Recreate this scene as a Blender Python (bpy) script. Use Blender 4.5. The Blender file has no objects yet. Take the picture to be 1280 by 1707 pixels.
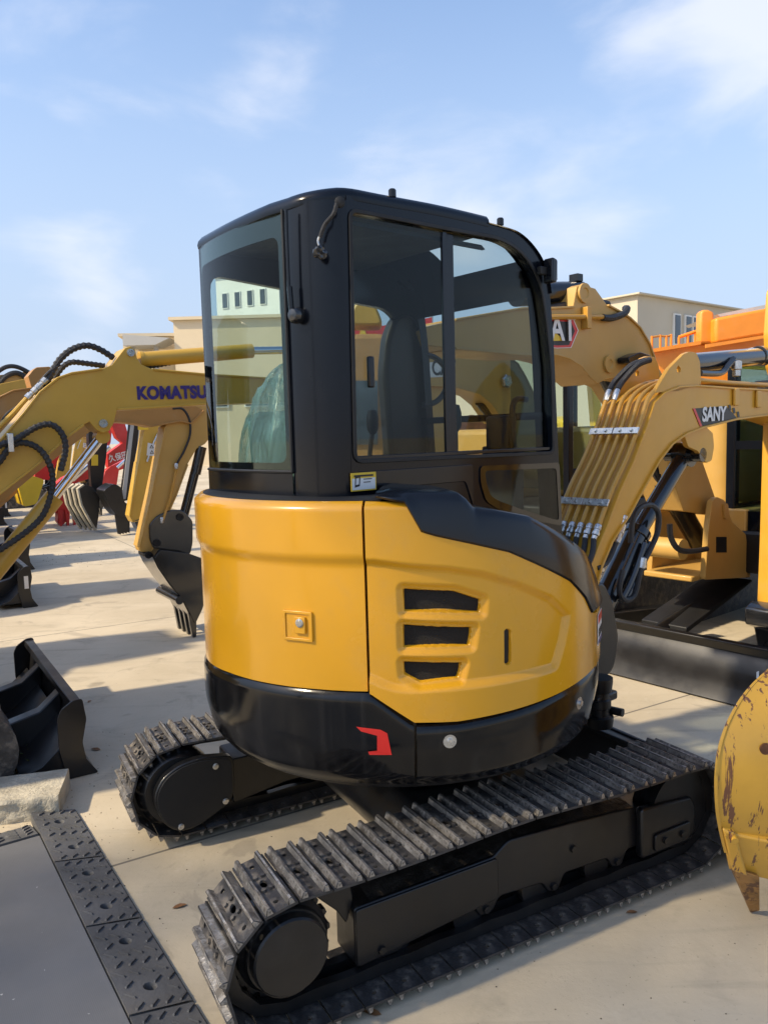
import bpy, bmesh, math, random
from math import radians, sin, cos, pi
from mathutils import Vector, Matrix, noise
from mathutils.geometry import delaunay_2d_cdt

# ------------------------------------------------------------------ camera, sky, sun, exposure
S = bpy.context.scene
COL = S.collection
cam_d = bpy.data.cameras.new('camera'); cam = bpy.data.objects.new('camera', cam_d); COL.objects.link(cam)
S.camera = cam
cam_d.sensor_fit = 'VERTICAL'; cam_d.sensor_height = 24; cam_d.lens = 24 * 1300 / 1707.0
cam_d.clip_start = 0.05; cam_d.clip_end = 2000
PITCH = math.atan((853.5 - 723) / 1300); ROLL = 0.0272
cp, sp, cr_, sr_ = cos(PITCH), sin(PITCH), cos(ROLL), sin(ROLL)
RX, UX, FX = Vector((1, 0, 0)), Vector((0, sp, cp)), Vector((0, cp, -sp))
cX = RX * cr_ - UX * sr_; cY = RX * sr_ + UX * cr_; cZ = -FX
cam.matrix_world = Matrix(((cX.x, cY.x, cZ.x, 0), (cX.y, cY.y, cZ.y, 0), (cX.z, cY.z, cZ.z, 1.68), (0, 0, 0, 1)))

SUN_EL = radians(41); SHADOW = Vector((sin(radians(67)), cos(radians(67)), 0))   # where shadows fall
sun_dir = Vector((-SHADOW.x * cos(SUN_EL), -SHADOW.y * cos(SUN_EL), sin(SUN_EL)))   # towards the sun
sd = bpy.data.lights.new('sun', 'SUN'); sd.energy = 2.7; sd.angle = radians(1.8); sd.color = (1, .84, .60)
sun = bpy.data.objects.new('sun', sd); COL.objects.link(sun)
sun.rotation_euler = sun_dir.to_track_quat('Z', 'Y').to_euler(); sun.location = (-6, -3, 12)

W = bpy.data.worlds.new('World'); S.world = W; W.use_nodes = True
nt = W.node_tree; nt.nodes.clear(); N = nt.nodes; LK = nt.links
wo = N.new('ShaderNodeOutputWorld'); bg = N.new('ShaderNodeBackground'); bg.inputs[1].default_value = 0.15
sky = N.new('ShaderNodeTexSky'); sky.sky_type = 'NISHITA'; sky.sun_disc = False
sky.sun_elevation = SUN_EL; sky.sun_rotation = math.atan2(sun_dir.x, sun_dir.y)
sky.air_density = 1.0; sky.dust_density = 1.2; sky.ozone_density = 2.2; sky.altitude = 20
tc = N.new('ShaderNodeTexCoord')
def wn(t, **k):
    n = N.new(t)
    for a, b in k.items(): setattr(n, a, b)
    return n
# clouds: soft noise over the whole dome, denser patches where the photograph shows them
mp = wn('ShaderNodeMapping'); mp.inputs['Scale'].default_value = (1, 1, 2.3); LK.new(tc.outputs['Generated'], mp.inputs['Vector'])
nz = wn('ShaderNodeTexNoise'); nz.inputs['Scale'].default_value = 4.6; nz.inputs['Detail'].default_value = 7; nz.inputs['Roughness'].default_value = .52; nz.inputs['Distortion'].default_value = .25
LK.new(mp.outputs[0], nz.inputs['Vector'])
def blob(d, r0, r1):
    d = Vector(d).normalized()
    dp = wn('ShaderNodeVectorMath', operation='DOT_PRODUCT'); LK.new(tc.outputs['Generated'], dp.inputs[0]); dp.inputs[1].default_value = d
    mr = wn('ShaderNodeMapRange', interpolation_type='SMOOTHSTEP'); mr.inputs[1].default_value = cos(radians(r1)); mr.inputs[2].default_value = cos(radians(r0))
    LK.new(dp.outputs['Value'], mr.inputs[0]); return mr.outputs[0]
acc = None
for d, r0, r1, s in CLOUDS if 'CLOUDS' in globals() else [((.52, 1, .66), 2, 17, .36), ((.62, 1, .50), 2, 11, .24), ((-.32, 1, .215), .5, 5, .13), ((.07, 1, .30), 1, 7, .17), ((.19, 1, .28), 1, 9, .13), ((-.40, 1, .44), .5, 8, .13), ((-.41, 1, .165), 1, 7, .15), ((-.2, 1, .3), 2, 16, .05)]:
    b = blob(d, r0, r1); m = wn('ShaderNodeMath', operation='MULTIPLY'); LK.new(b, m.inputs[0]); m.inputs[1].default_value = s
    if acc is None: acc = m.outputs[0]
    else:
        a = wn('ShaderNodeMath', operation='ADD'); LK.new(acc, a.inputs[0]); LK.new(m.outputs[0], a.inputs[1]); acc = a.outputs[0]
ad = wn('ShaderNodeMath', operation='ADD'); LK.new(nz.outputs[0], ad.inputs[0]); LK.new(acc, ad.inputs[1])
cr = wn('ShaderNodeMapRange', interpolation_type='SMOOTHSTEP'); LK.new(ad.outputs[0], cr.inputs[0]); cr.inputs[1].default_value = .58; cr.inputs[2].default_value = 1.02; cr.inputs[4].default_value = .78
# thin haze veil towards the horizon
sx = wn('ShaderNodeSeparateXYZ'); LK.new(tc.outputs['Generated'], sx.inputs[0])
hz = wn('ShaderNodeMapRange', interpolation_type='SMOOTHSTEP'); LK.new(sx.outputs[2], hz.inputs[0]); hz.inputs[1].default_value = .62; hz.inputs[2].default_value = .02; hz.inputs[3].default_value = .0; hz.inputs[4].default_value = .93
hs = wn('ShaderNodeHueSaturation'); hs.inputs['Saturation'].default_value = 1.0; hs.inputs['Value'].default_value = .80; LK.new(sky.outputs[0], hs.inputs['Color'])
mh = wn('ShaderNodeMixRGB'); LK.new(hz.outputs[0], mh.inputs[0]); LK.new(hs.outputs[0], mh.inputs[1]); mh.inputs[2].default_value = (1.66, 2.0, 2.6, 1)
mc = wn('ShaderNodeMixRGB'); LK.new(cr.outputs[0], mc.inputs[0]); LK.new(mh.outputs[0], mc.inputs[1]); mc.inputs[2].default_value = (2.9, 3.0, 3.3, 1)
LK.new(mc.outputs[0], bg.inputs[0]); LK.new(bg.outputs[0], wo.inputs[0])

vs = S.view_settings; vs.view_transform = 'Standard'; vs.look = 'None'; vs.gamma = 1; vs.use_curve_mapping = False; vs.exposure = 1.17
S.cycles.max_bounces = 10; S.cycles.transparent_max_bounces = 24; S.cycles.glossy_bounces = 5
try:
    S.cycles.use_denoising = True
except Exception: pass

# ------------------------------------------------------------------ materials
def nodes(name):
    m = bpy.data.materials.new(name); m.use_nodes = True; n = m.node_tree
    return m, n, n.nodes, n.links, n.nodes['Principled BSDF']
def paint(name, col, rough=.4, coat=0., metal=0., vary=.12, vscale=3., bump=0., bscale=40., dirt=0., dcol=(.30, .26, .19), dscale=6., dlo=.52, dhi=.75, wear=None, wlo=.6, whi=.64, wscale=(8, 8, 8), spec=.5, rvar=.12, streak=None):
    m, n, nd, lk, p = nodes(name)
    t = nd.new('ShaderNodeTexCoord')
    def nzz(scale, detail=5, vec=None, rough_=.6):
        x = nd.new('ShaderNodeTexNoise'); x.inputs['Scale'].default_value = scale; x.inputs['Detail'].default_value = detail; x.inputs['Roughness'].default_value = rough_
        lk.new(vec or t.outputs['Object'], x.inputs['Vector']); return x.outputs[0]
    def mrange(v, a, b, c, d):
        r = nd.new('ShaderNodeMapRange'); r.interpolation_type = 'SMOOTHSTEP'
        lk.new(v, r.inputs[0]); r.inputs[1].default_value = a; r.inputs[2].default_value = b; r.inputs[3].default_value = c; r.inputs[4].default_value = d; return r.outputs[0]
    def mix(f, a, b):
        x = nd.new('ShaderNodeMixRGB'); lk.new(f, x.inputs[0])
        for i, q in ((1, a), (2, b)):
            if isinstance(q, tuple): x.inputs[i].default_value = (*q, 1)
            else: lk.new(q, x.inputs[i])
        return x.outputs[0]
    v = nzz(vscale)
    base = mix(mrange(v, .3, .7, 0, 1), tuple(c * (1 - vary) for c in col), tuple(min(1, c * (1 + vary)) for c in col))
    rv = mrange(nzz(vscale * 2.3), .3, .7, rough - rvar * .5, rough + rvar * .5)
    if streak:
        mpn = nd.new('ShaderNodeMapping'); mpn.inputs['Scale'].default_value = streak[0]; lk.new(t.outputs['Object'], mpn.inputs['Vector'])
        f = mrange(nzz(1, 4, mpn.outputs[0]), .5, .72, 0, streak[1]); base = mix(f, base, dcol)
        rr = nd.new('ShaderNodeMath'); rr.operation = 'MULTIPLY_ADD'; lk.new(f, rr.inputs[0]); rr.inputs[1].default_value = .3; lk.new(rv, rr.inputs[2]); rv = rr.outputs[0]
    if dirt:
        f = mrange(nzz(dscale, 8), dlo, dhi, 0, dirt); base = mix(f, base, dcol)
        rr = nd.new('ShaderNodeMath'); rr.operation = 'MULTIPLY_ADD'; lk.new(f, rr.inputs[0]); rr.inputs[1].default_value = .4; lk.new(rv, rr.inputs[2]); rv = rr.outputs[0]
    if wear:
        mpn = nd.new('ShaderNodeMapping'); mpn.inputs['Scale'].default_value = wscale; lk.new(t.outputs['Object'], mpn.inputs['Vector'])
        base = mix(mrange(nzz(1, 8, mpn.outputs[0], .65), wlo, whi, 0, 1), base, wear)
    lk.new(base, p.inputs['Base Color']); lk.new(rv, p.inputs['Roughness'])
    p.inputs['Metallic'].default_value = metal; p.inputs['Coat Weight'].default_value = coat; p.inputs['Coat Roughness'].default_value = .08
    p.inputs['Specular IOR Level'].default_value = spec
    if bump:
        b = nd.new('ShaderNodeBump'); b.inputs['Strength'].default_value = bump; b.inputs['Distance'].default_value = .01
        lk.new(nzz(bscale, 6), b.inputs['Height']); lk.new(b.outputs[0], p.inputs['Normal'])
    return m
def glass(name, tint, refl=1.0, rough=0.0):
    m = bpy.data.materials.new(name); m.use_nodes = True; n = m.node_tree; n.nodes.clear(); lk = n.links
    o = n.nodes.new('ShaderNodeOutputMaterial'); mx = n.nodes.new('ShaderNodeMixShader'); tr = n.nodes.new('ShaderNodeBsdfTransparent'); gl = n.nodes.new('ShaderNodeBsdfGlossy'); lw = n.nodes.new('ShaderNodeLayerWeight'); lw.inputs[0].default_value = .5
    pw = n.nodes.new('ShaderNodeMath'); pw.operation = 'POWER'; lk.new(lw.outputs['Facing'], pw.inputs[0]); pw.inputs[1].default_value = 5
    fr = n.nodes.new('ShaderNodeMath'); fr.operation = 'MULTIPLY_ADD'; lk.new(pw.outputs[0], fr.inputs[0]); fr.inputs[1].default_value = .95; fr.inputs[2].default_value = .015
    tr.inputs[0].default_value = (*tint, 1); gl.inputs['Roughness'].default_value = rough; gl.inputs[0].default_value = (refl, refl, refl, 1)
    lk.new(fr.outputs[0], mx.inputs[0]); lk.new(tr.outputs[0], mx.inputs[1]); lk.new(gl.outputs[0], mx.inputs[2]); lk.new(mx.outputs[0], o.inputs[0]); return m

YEL = (.67, .325, .011)
M = {}
M['hood'] = paint('hood_yellow', YEL, .24, .4, vary=.03, vscale=1.5, bump=.012, bscale=9, dirt=.10, dscale=5, rvar=.08)
M['yellow'] = paint('boom_yellow', (.61, .31, .026), .42, .15, vary=.06, vscale=3, dirt=.12, dscale=7, bump=.02, bscale=30)
M['tube'] = paint('tube_yellow', (.52, .27, .035), .4, .2, vary=.05, dirt=.15)
M['komatsu'] = paint('yellow_paint_ochre', (.52, .31, .04), .45, .1, vary=.06, dirt=.12)
M['cat'] = paint('yellow_paint_tan', (.50, .295, .07), .45, .1, vary=.06, dirt=.2)
M['brown_yellow'] = paint('yellow_paint_dusty', (.40, .20, .05), .5, 0, vary=.08, dirt=.25)
M['lemon'] = paint('yellow_paint_bright', (.78, .52, .02), .4, .2, vary=.05)
M['orange'] = paint('orange_paint', (.80, .26, .02), .45, .1, vary=.06, dirt=.15)
M['amber'] = paint('amber_paint', (.72, .33, .012), .4, .2, vary=.04, dirt=.06)
M['red'] = paint('red_paint', (.55, .025, .02), .4, .2, vary=.08, dirt=.1)
M['black'] = paint('black_paint', (.006, .0065, .008), .16, .2, vary=.15, bump=.012, bscale=6, dirt=.06, dcol=(.12, .11, .09), dscale=4, rvar=.08)
M['cw'] = paint('black_paint_counterweight', (.0042, .0042, .0048), .13, .0, vary=.15, bump=.012, bscale=5, dcol=(.07, .065, .06), streak=((16, 16, .45), .16), dirt=.08, dscale=9, rvar=.08, spec=.4)  # faint greyer upright streaks mixed into the black
M['cabpaint'] = paint('black_cab_paint', (.0045, .006, .010), .16, .0, vary=.1, bump=.008, bscale=4, dirt=.02, dcol=(.2, .19, .18), dscale=3, rvar=.06, spec=.30)
M['cap'] = paint('black_plastic', (.006, .007, .010), .20, .05, vary=.1, bump=.008, bscale=20, rvar=.06, spec=.4)
M['matte'] = paint('black_matte', (.007, .007, .0075), .6, 0, vary=.2, dirt=.08, dcol=(.07, .06, .05))
M['frit'] = paint('window_border', (.006, .006, .007), .08, .4, vary=.05)
M['track'] = paint('track_steel', (.050, .048, .048), .40, 0, .3, vary=.4, vscale=12, dirt=.85, dcol=(.20, .175, .145), dscale=15, dlo=.47, dhi=.66, bump=.35, bscale=60)
M['grouser'] = paint('worn_grouser_steel', (.42, .395, .36), .34, 0, .7, vary=.35, vscale=18, dirt=.75, dcol=(.06, .052, .045), dscale=26, dlo=.47, dhi=.62, bump=.4, bscale=90)
M['under'] = paint('undercarriage_black', (.0065, .0065, .007), .36, .1, vary=.3, vscale=5, dirt=.16, dcol=(.06, .052, .042), dscale=6, bump=.05, bscale=20)
M['grease'] = paint('greasy_dirt', (.018, .015, .012), .35, 0, vary=.5, vscale=18, bump=.9, bscale=28, dirt=.4, dcol=(.09, .075, .055), dscale=20)
M['bladeb'] = paint('blade_black', (.009, .009, .0105), .34, .1, vary=.2, dirt=.12, dcol=(.08, .075, .07), dscale=3)
M['steel'] = paint('zinc_steel', (.55, .55, .54), .3, 0, .9, vary=.1, vscale=20)
M['chrome'] = paint('chrome_rod', (.62, .62, .64), .12, 0, 1., vary=.03)
M['cylblack'] = paint('black_cylinder_paint', (.012, .013, .015), .16, .6, vary=.1, dirt=.08, dcol=(.14, .12, .1))
M['hose'] = paint('hose_rubber', (.020, .020, .022), .55, 0, vary=.2, bump=.3, bscale=90, dirt=.2, dcol=(.12, .11, .09))
M['rubber'] = paint('mat_rubber', (.095, .096, .098), .7, 0, vary=.25, vscale=4, bump=.25, bscale=60, dirt=.55, dcol=(.26, .22, .17), dscale=3, dlo=.45, dhi=.85)
M['sheet'] = paint('grey_sheet', (.135, .136, .138), .55, 0, vary=.12, vscale=1.6, bump=.1, bscale=140, dirt=.25, dcol=(.17, .16, .145), dscale=2.5, dlo=.48, dhi=.9)
M['white'] = paint('white_print', (.72, .72, .70), .45, 0, vary=.03)
M['redprint'] = paint('red_print', (.62, .02, .014), .35, .2, vary=.03)
M['navy'] = paint('navy_print', (.035, .02, .16), .4, 0, vary=.05)
M['blackprint'] = paint('black_print', (.012, .012, .013), .4, 0, vary=.05)
M['label_yellow'] = paint('label_yellow', (.75, .5, .03), .4, 0, vary=.03)
M['mesh'] = paint('louver_mesh', (.006, .006, .006), .6, 0, vary=.3, vscale=300, bump=.8, bscale=420)
M['shaded_arm'] = paint('arm_shade_brown', (.010, .007, .004), .5, 0, vary=.3, vscale=2)  # shade painted in: a yellow arm against the light, coloured dark brown
M['rusty'] = paint('rusty_iron', (.13, .05, .02), .7, 0, vary=.4, vscale=9, bump=.3)
M['bucket'] = paint('worn_yellow_bucket', (.60, .33, .04), .36, .2, vary=.08, vscale=4, bump=.05, bscale=14, dirt=.25, dcol=(.42, .22, .035), dscale=2.5, wear=(.15, .06, .03), wlo=.565, whi=.59, wscale=(44, 30, 2.6))
M['toothm'] = paint('worn_tooth_steel', (.30, .16, .05), .5, 0, .3, vary=.35, vscale=14, bump=.2, bscale=40, wear=(.12, .055, .03), wlo=.52, whi=.58, wscale=(20, 20, 12))
M['cream'] = paint('cream_render', (.62, .52, .36), .8, 0, vary=.05, vscale=.4)
M['paleclad'] = paint('pale_cladding', (.48, .43, .33), .6, 0, vary=.05, vscale=.3)
M['whitewall'] = paint('white_wall', (.74, .74, .70), .8, 0, vary=.04, vscale=.4)
M['greywall'] = paint('grey_wall', (.36, .36, .35), .7, 0, vary=.05, vscale=.4)
M['roofgrey'] = paint('roof_sheet', (.45, .45, .45), .5, 0, vary=.05)
M['pane'] = paint('dark_pane', (.05, .065, .08), .08, 0, vary=.1, spec=.8)
M['seat'] = paint('seat_black', (.02, .02, .02), .7, 0)
M['interior'] = paint('cab_interior', (.02, .021, .023), .65, 0, vary=.1)
M['stone'] = paint('kerb_concrete', (.44, .40, .31), .85, 0, vary=.2, vscale=9, bump=1.0, bscale=55, dirt=.6, dcol=(.24, .20, .14), dscale=6)
M['grit'] = paint('grit', (.12, .095, .065), .9, 0, vary=.5, vscale=60)
M['leaf'] = paint('dry_leaf', (.22, .10, .035), .7, 0, vary=.3)
M['grass'] = paint('grass_blade', (.10, .13, .035), .6, 0, vary=.3)
M['bark'] = paint('bark', (.10, .08, .06), .9, 0, vary=.3, vscale=6, bump=.6, bscale=20)
M['leafgreen'] = paint('tree_leaf', (.06, .10, .03), .6, 0, vary=.3, vscale=2)
M['lamp'] = paint('lamp_lens', (.5, .5, .5), .15, .4)
M['glass_side'] = glass('tinted_glass', (.77, .82, .82), 1.0)
M['glass_rear'] = glass('green_glass', (.80, .92, .88), 1.0)
M['glass_bg'] = glass('cab_glass', (.65, .74, .74), 1.0)
def ribs():
    n = M['sheet'].node_tree; nd, lk = n.nodes, n.links; p = nd['Principled BSDF']; t = nd.new('ShaderNodeTexCoord'); mpn = nd.new('ShaderNodeMapping'); mpn.inputs['Rotation'].default_value = (0, 0, radians(56.5)); lk.new(t.outputs['Object'], mpn.inputs[0])
    wv = nd.new('ShaderNodeTexWave'); wv.bands_direction = 'Y'; wv.inputs['Scale'].default_value = 60; wv.inputs['Distortion'].default_value = .3; wv.inputs['Detail'].default_value = 3; lk.new(mpn.outputs[0], wv.inputs['Vector'])
    b = nd.new('ShaderNodeBump'); b.inputs['Strength'].default_value = .05; b.inputs['Distance'].default_value = .004; lk.new(wv.outputs[0], b.inputs['Height']); lk.new(b.outputs[0], p.inputs['Normal'])
    z = nd.new('ShaderNodeTexNoise'); z.inputs['Scale'].default_value = 48; z.inputs['Detail'].default_value = 2; lk.new(t.outputs['Object'], z.inputs['Vector'])
    r = nd.new('ShaderNodeMapRange'); lk.new(z.outputs[0], r.inputs[0]); r.inputs[1].default_value = .755; r.inputs[2].default_value = .78
    src = p.inputs['Base Color'].links[0].from_socket; mx = nd.new('ShaderNodeMixRGB'); lk.new(r.outputs[0], mx.inputs[0]); lk.new(src, mx.inputs[1]); mx.inputs[2].default_value = (.5, .5, .47, 1); lk.new(mx.outputs[0], p.inputs['Base Color'])
ribs()
# crumpled clear plastic
def plastic():
    m, n, nd, lk, p = nodes('clear_plastic_wrap')
    p.inputs['Base Color'].default_value = (.17, .27, .25, 1); p.inputs['Roughness'].default_value = .16; p.inputs['Specular IOR Level'].default_value = .9
    t = nd.new('ShaderNodeTexCoord'); mpn = nd.new('ShaderNodeMapping'); mpn.inputs['Scale'].default_value = (14, 14, 4); lk.new(t.outputs['Object'], mpn.inputs[0])
    x = nd.new('ShaderNodeTexNoise'); x.inputs['Scale'].default_value = 1; x.inputs['Detail'].default_value = 6; x.inputs['Distortion'].default_value = 1.2; lk.new(mpn.outputs[0], x.inputs['Vector'])
    r = nd.new('ShaderNodeMapRange'); lk.new(x.outputs[0], r.inputs[0]); r.inputs[1].default_value = .35; r.inputs[2].default_value = .7; r.inputs[3].default_value = .35; r.inputs[4].default_value = .9; lk.new(r.outputs[0], p.inputs['Alpha'])
    b = nd.new('ShaderNodeBump'); b.inputs['Strength'].default_value = 1; b.inputs['Distance'].default_value = .02; lk.new(x.outputs[0], b.inputs['Height']); lk.new(b.outputs[0], p.inputs['Normal'])
    return m
M['plastic'] = plastic()
# concrete yard
def concrete():
    m, n, nd, lk, p = nodes('yard_concrete')
    t = nd.new('ShaderNodeTexCoord')
    def nzz(s, d=6, r=.6, dist=0):
        x = nd.new('ShaderNodeTexNoise'); x.inputs['Scale'].default_value = s; x.inputs['Detail'].default_value = d; x.inputs['Roughness'].default_value = r; x.inputs['Distortion'].default_value = dist; lk.new(t.outputs['Object'], x.inputs['Vector']); return x.outputs[0]
    def ramp(v, a, b, c=0, d=1):
        r = nd.new('ShaderNodeMapRange'); r.interpolation_type = 'SMOOTHSTEP'; lk.new(v, r.inputs[0])
        for i, q in enumerate((a, b, c, d)): r.inputs[i + 1].default_value = q
        return r.outputs[0]
    def mix(f, a, b, mode='MIX'):
        x = nd.new('ShaderNodeMixRGB'); x.blend_type = mode; lk.new(f, x.inputs[0])
        for i, q in ((1, a), (2, b)):
            if isinstance(q, tuple): x.inputs[i].default_value = (*q, 1)
            else: lk.new(q, x.inputs[i])
        return x.outputs[0]
    c = mix(ramp(nzz(.55, 8), .32, .68), (.42, .355, .25), (.56, .485, .36))
    c = mix(ramp(nzz(2.7, 9, .65, .8), .50, .74, 0, .5), c, (.26, .225, .165))
    c = mix(ramp(nzz(9, 8, .7), .55, .8, 0, .4), c, (.62, .56, .45))
    c = mix(ramp(nzz(1.1, 5, .6, 2.2), .60, .66, 0, .35), c, (.22, .19, .15))
    c = mix(ramp(nzz(60, 4), .62, .72, 0, .45), c, (.20, .17, .13))
    c = mix(ramp(nzz(.9, 3, .5, .3), .63, .74, 0, .45), c, (.24, .205, .155))
    c = mix(ramp(nzz(3.3, 2, .4), .70, .76, 0, .5), c, (.15, .13, .10))
    mp3 = nd.new('ShaderNodeMapping'); mp3.inputs['Rotation'].default_value = (0, 0, radians(-29)); mp3.inputs['Scale'].default_value = (.7, 9, 1); lk.new(t.outputs['Object'], mp3.inputs[0])
    sc_ = nd.new('ShaderNodeTexNoise'); sc_.inputs['Scale'].default_value = 1.5; sc_.inputs['Detail'].default_value = 7; lk.new(mp3.outputs[0], sc_.inputs['Vector'])
    c = mix(ramp(sc_.outputs[0], .56, .72, 0, .38), c, (.27, .235, .18))
    # saw-cut joints every 4 m, along and across the machine rows
    mp2 = nd.new('ShaderNodeMapping'); mp2.inputs['Rotation'].default_value = (0, 0, radians(-31)); mp2.inputs['Location'].default_value = (1.3, 1.1, 0); lk.new(t.outputs['Object'], mp2.inputs[0])
    br = nd.new('ShaderNodeTexBrick'); br.offset = 0; br.inputs['Scale'].default_value = 1; br.inputs['Brick Width'].default_value = 4.2; br.inputs['Row Height'].default_value = 4.2; br.inputs['Mortar Size'].default_value = .008; br.inputs['Mortar Smooth'].default_value = .3
    lk.new(mp2.outputs[0], br.inputs['Vector'])
    c = mix(br.outputs['Fac'], c, (.16, .14, .11))
    lk.new(c, p.inputs['Base Color']); p.inputs['Roughness'].default_value = .82
    b = nd.new('ShaderNodeBump'); b.inputs['Strength'].default_value = .25; b.inputs['Distance'].default_value = .006; lk.new(nzz(38, 8, .7), b.inputs['Height']); lk.new(b.outputs[0], p.inputs['Normal'])
    return m
M['concrete'] = concrete()

# ------------------------------------------------------------------ mesh helpers
def fillet(poly, r, seg=4):
    out = []; n = len(poly)
    for i in range(n):
        p0, p1, p2 = Vector(poly[i - 1]), Vector(poly[i]), Vector(poly[(i + 1) % n])
        a, b = p0 - p1, p2 - p1; la, lb = a.length, b.length
        rr = min(r if not isinstance(r, (list, tuple)) else r[i], la * .45, lb * .45)
        if rr < 1e-4: out.append(tuple(p1)); continue
        s, e = p1 + a / la * rr, p1 + b / lb * rr
        for k in range(seg + 1):
            t = k / seg; q = s * (1 - t) ** 2 + p1 * 2 * t * (1 - t) + e * t * t; out.append(tuple(q))
    return out
def spline(pts, n=6):
    P = [Vector(p) for p in pts]; out = []
    for i in range(len(P) - 1):
        p0, p1, p2, p3 = P[max(i - 1, 0)], P[i], P[i + 1], P[min(i + 2, len(P) - 1)]
        for k in range(n):
            t = k / n
            out.append(.5 * (2 * p1 + (p2 - p0) * t + (2 * p0 - 5 * p1 + 4 * p2 - p3) * t * t + (3 * p1 - p0 - 3 * p2 + p3) * t ** 3))
    out.append(P[-1]); return out
def interp(tbl, x):
    t = sorted(tuple(q) for q in tbl)
    if x <= t[0][0]: return t[0][1]
    for (a, b), (c, d) in zip(t, t[1:]):
        if x <= c: return b + (d - b) * (x - a) / max(c - a, 1e-9)
    return t[-1][1]
def sstep(a, b, x):
    t = min(1, max(0, (x - a) / (b - a))); return t * t * (3 - 2 * t)
def tess(loops):
    v = [Vector((p[0], p[1])) for l in loops for p in l]; e = []; o = 0
    for l in loops: e += [(o + i, o + (i + 1) % len(l)) for i in range(len(l))]; o += len(l)
    V, E_, F_, ov, oe, of = delaunay_2d_cdt(v, e, [], 0, 1e-6)
    idx = [(q[0] if q else None) for q in ov]
    def inside(l, x, y):
        c = False
        for i in range(len(l)):
            (ax, ay), (bx, by) = l[i - 1][:2], l[i][:2]
            if (ay > y) != (by > y) and x < (bx - ax) * (y - ay) / (by - ay) + ax: c = not c
        return c
    out = []
    for f in F_:
        c = (V[f[0]] + V[f[1]] + V[f[2]]) / 3
        if inside(loops[0], c.x, c.y) and not any(inside(h_, c.x, c.y) for h_ in loops[1:]) and all(idx[i] is not None for i in f): out.append(tuple(idx[i] for i in f))
    return out
class MB:
    def __init__(s): s.v, s.f = [], []
    def add(s, v, f):
        o = len(s.v); s.v += [tuple(p) for p in v]; s.f += [tuple(i + o for i in q) for q in f]; return s
    def box(s, x0, x1, y0, y1, z0, z1):
        return s.add([(x0, y0, z0), (x1, y0, z0), (x1, y1, z0), (x0, y1, z0), (x0, y0, z1), (x1, y0, z1), (x1, y1, z1), (x0, y1, z1)],
                     [(0, 3, 2, 1), (4, 5, 6, 7), (0, 1, 5, 4), (1, 2, 6, 5), (2, 3, 7, 6), (3, 0, 4, 7)])
    def prism(s, poly, d0, d1, ax='xz', holes=()):
        def P(p, d): return {'xz': (p[0], d, p[1]), 'xy': (p[0], p[1], d), 'yz': (d, p[0], p[1])}[ax]
        loops = [list(poly)] + [list(q) for q in holes]; v, f = [], []; offs = []
        for lp in loops:
            offs.append(len(v)); v += [P(p, d0) for p in lp]
        nn = len(v)
        for lp in loops: v += [P(p, d1) for p in lp]
        for o, lp in zip(offs, loops):
            k = len(lp)
            for i in range(k): j = (i + 1) % k; f.append((o + i, o + j, nn + o + j, nn + o + i))
        if holes:
            tris = tess(loops)
            for t in tris: f.append(tuple(t)); f.append(tuple(nn + i for i in reversed(t)))
        else:
            f.append(tuple(reversed(range(nn)))); f.append(tuple(range(nn, 2 * nn)))
        return s.add(v, f)
    def ribbon(s, pts, th, y0, y1):
        P = [Vector((p[0], p[1])) for p in pts]; up, dn = [], []
        for i, p in enumerate(P):
            t = (P[min(i + 1, len(P) - 1)] - P[max(i - 1, 0)]).normalized(); n = Vector((-t.y, t.x))
            up.append(p + n * th / 2); dn.append(p - n * th / 2)
        return s.prism([tuple(p) for p in up] + [tuple(p) for p in reversed(dn)], y0, y1)
    def cyl(s, p0, p1, r0, r1=None, n=18, caps=True):
        p0, p1 = Vector(p0), Vector(p1); r1 = r0 if r1 is None else r1; d = (p1 - p0).normalized()
        a = d.orthogonal().normalized(); b = d.cross(a); v = []
        for p, r in ((p0, r0), (p1, r1)):
            for k in range(n): v.append(p + (a * cos(2 * pi * k / n) + b * sin(2 * pi * k / n)) * r)
        f = [(k, (k + 1) % n, n + (k + 1) % n, n + k) for k in range(n)]
        if caps: f += [tuple(reversed(range(n))), tuple(range(n, 2 * n))]
        return s.add(v, f)
    def tube(s, pts, r, n=8, wave=0, step=0):
        P = [Vector(p) for p in pts]; v, f = [], []; a = None
        for i, p in enumerate(P):
            d = (P[min(i + 1, len(P) - 1)] - P[max(i - 1, 0)]).normalized()
            a = d.orthogonal().normalized() if a is None else (a - d * a.dot(d)).normalized()
            b = d.cross(a); rr = r * (1 + wave * (1 if i % 2 else -1))
            for k in range(n): v.append(p + (a * cos(2 * pi * k / n) + b * sin(2 * pi * k / n)) * rr)
        m = len(P)
        for i in range(m - 1):
            for k in range(n): f.append((i * n + k, i * n + (k + 1) % n, (i + 1) * n + (k + 1) % n, (i + 1) * n + k))
        f += [tuple(reversed(range(n))), tuple(range((m - 1) * n, m * n))]
        return s.add(v, f)
    def lathe(s, c, axis, prof, n=24):
        c = Vector(c); d = Vector(axis).normalized(); a = d.orthogonal().normalized(); b = d.cross(a); v, f = [], []
        for (r, h) in prof:
            for k in range(n): v.append(c + d * h + (a * cos(2 * pi * k / n) + b * sin(2 * pi * k / n)) * max(r, 1e-4))
        for i in range(len(prof) - 1):
            for k in range(n): f.append((i * n + k, i * n + (k + 1) % n, (i + 1) * n + (k + 1) % n, (i + 1) * n + k))
        f += [tuple(reversed(range(n))), tuple(range((len(prof) - 1) * n, len(prof) * n))]
        return s.add(v, f)
    def grid(s, rows, closed=False):
        n = len(rows[0]); v = [p for r in rows for p in r]; f = []
        for i in range(len(rows) - 1):
            for k in range(n if closed else n - 1): f.append((i * n + k, i * n + (k + 1) % n, (i + 1) * n + (k + 1) % n, (i + 1) * n + k))
        return s.add(v, f)
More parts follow.
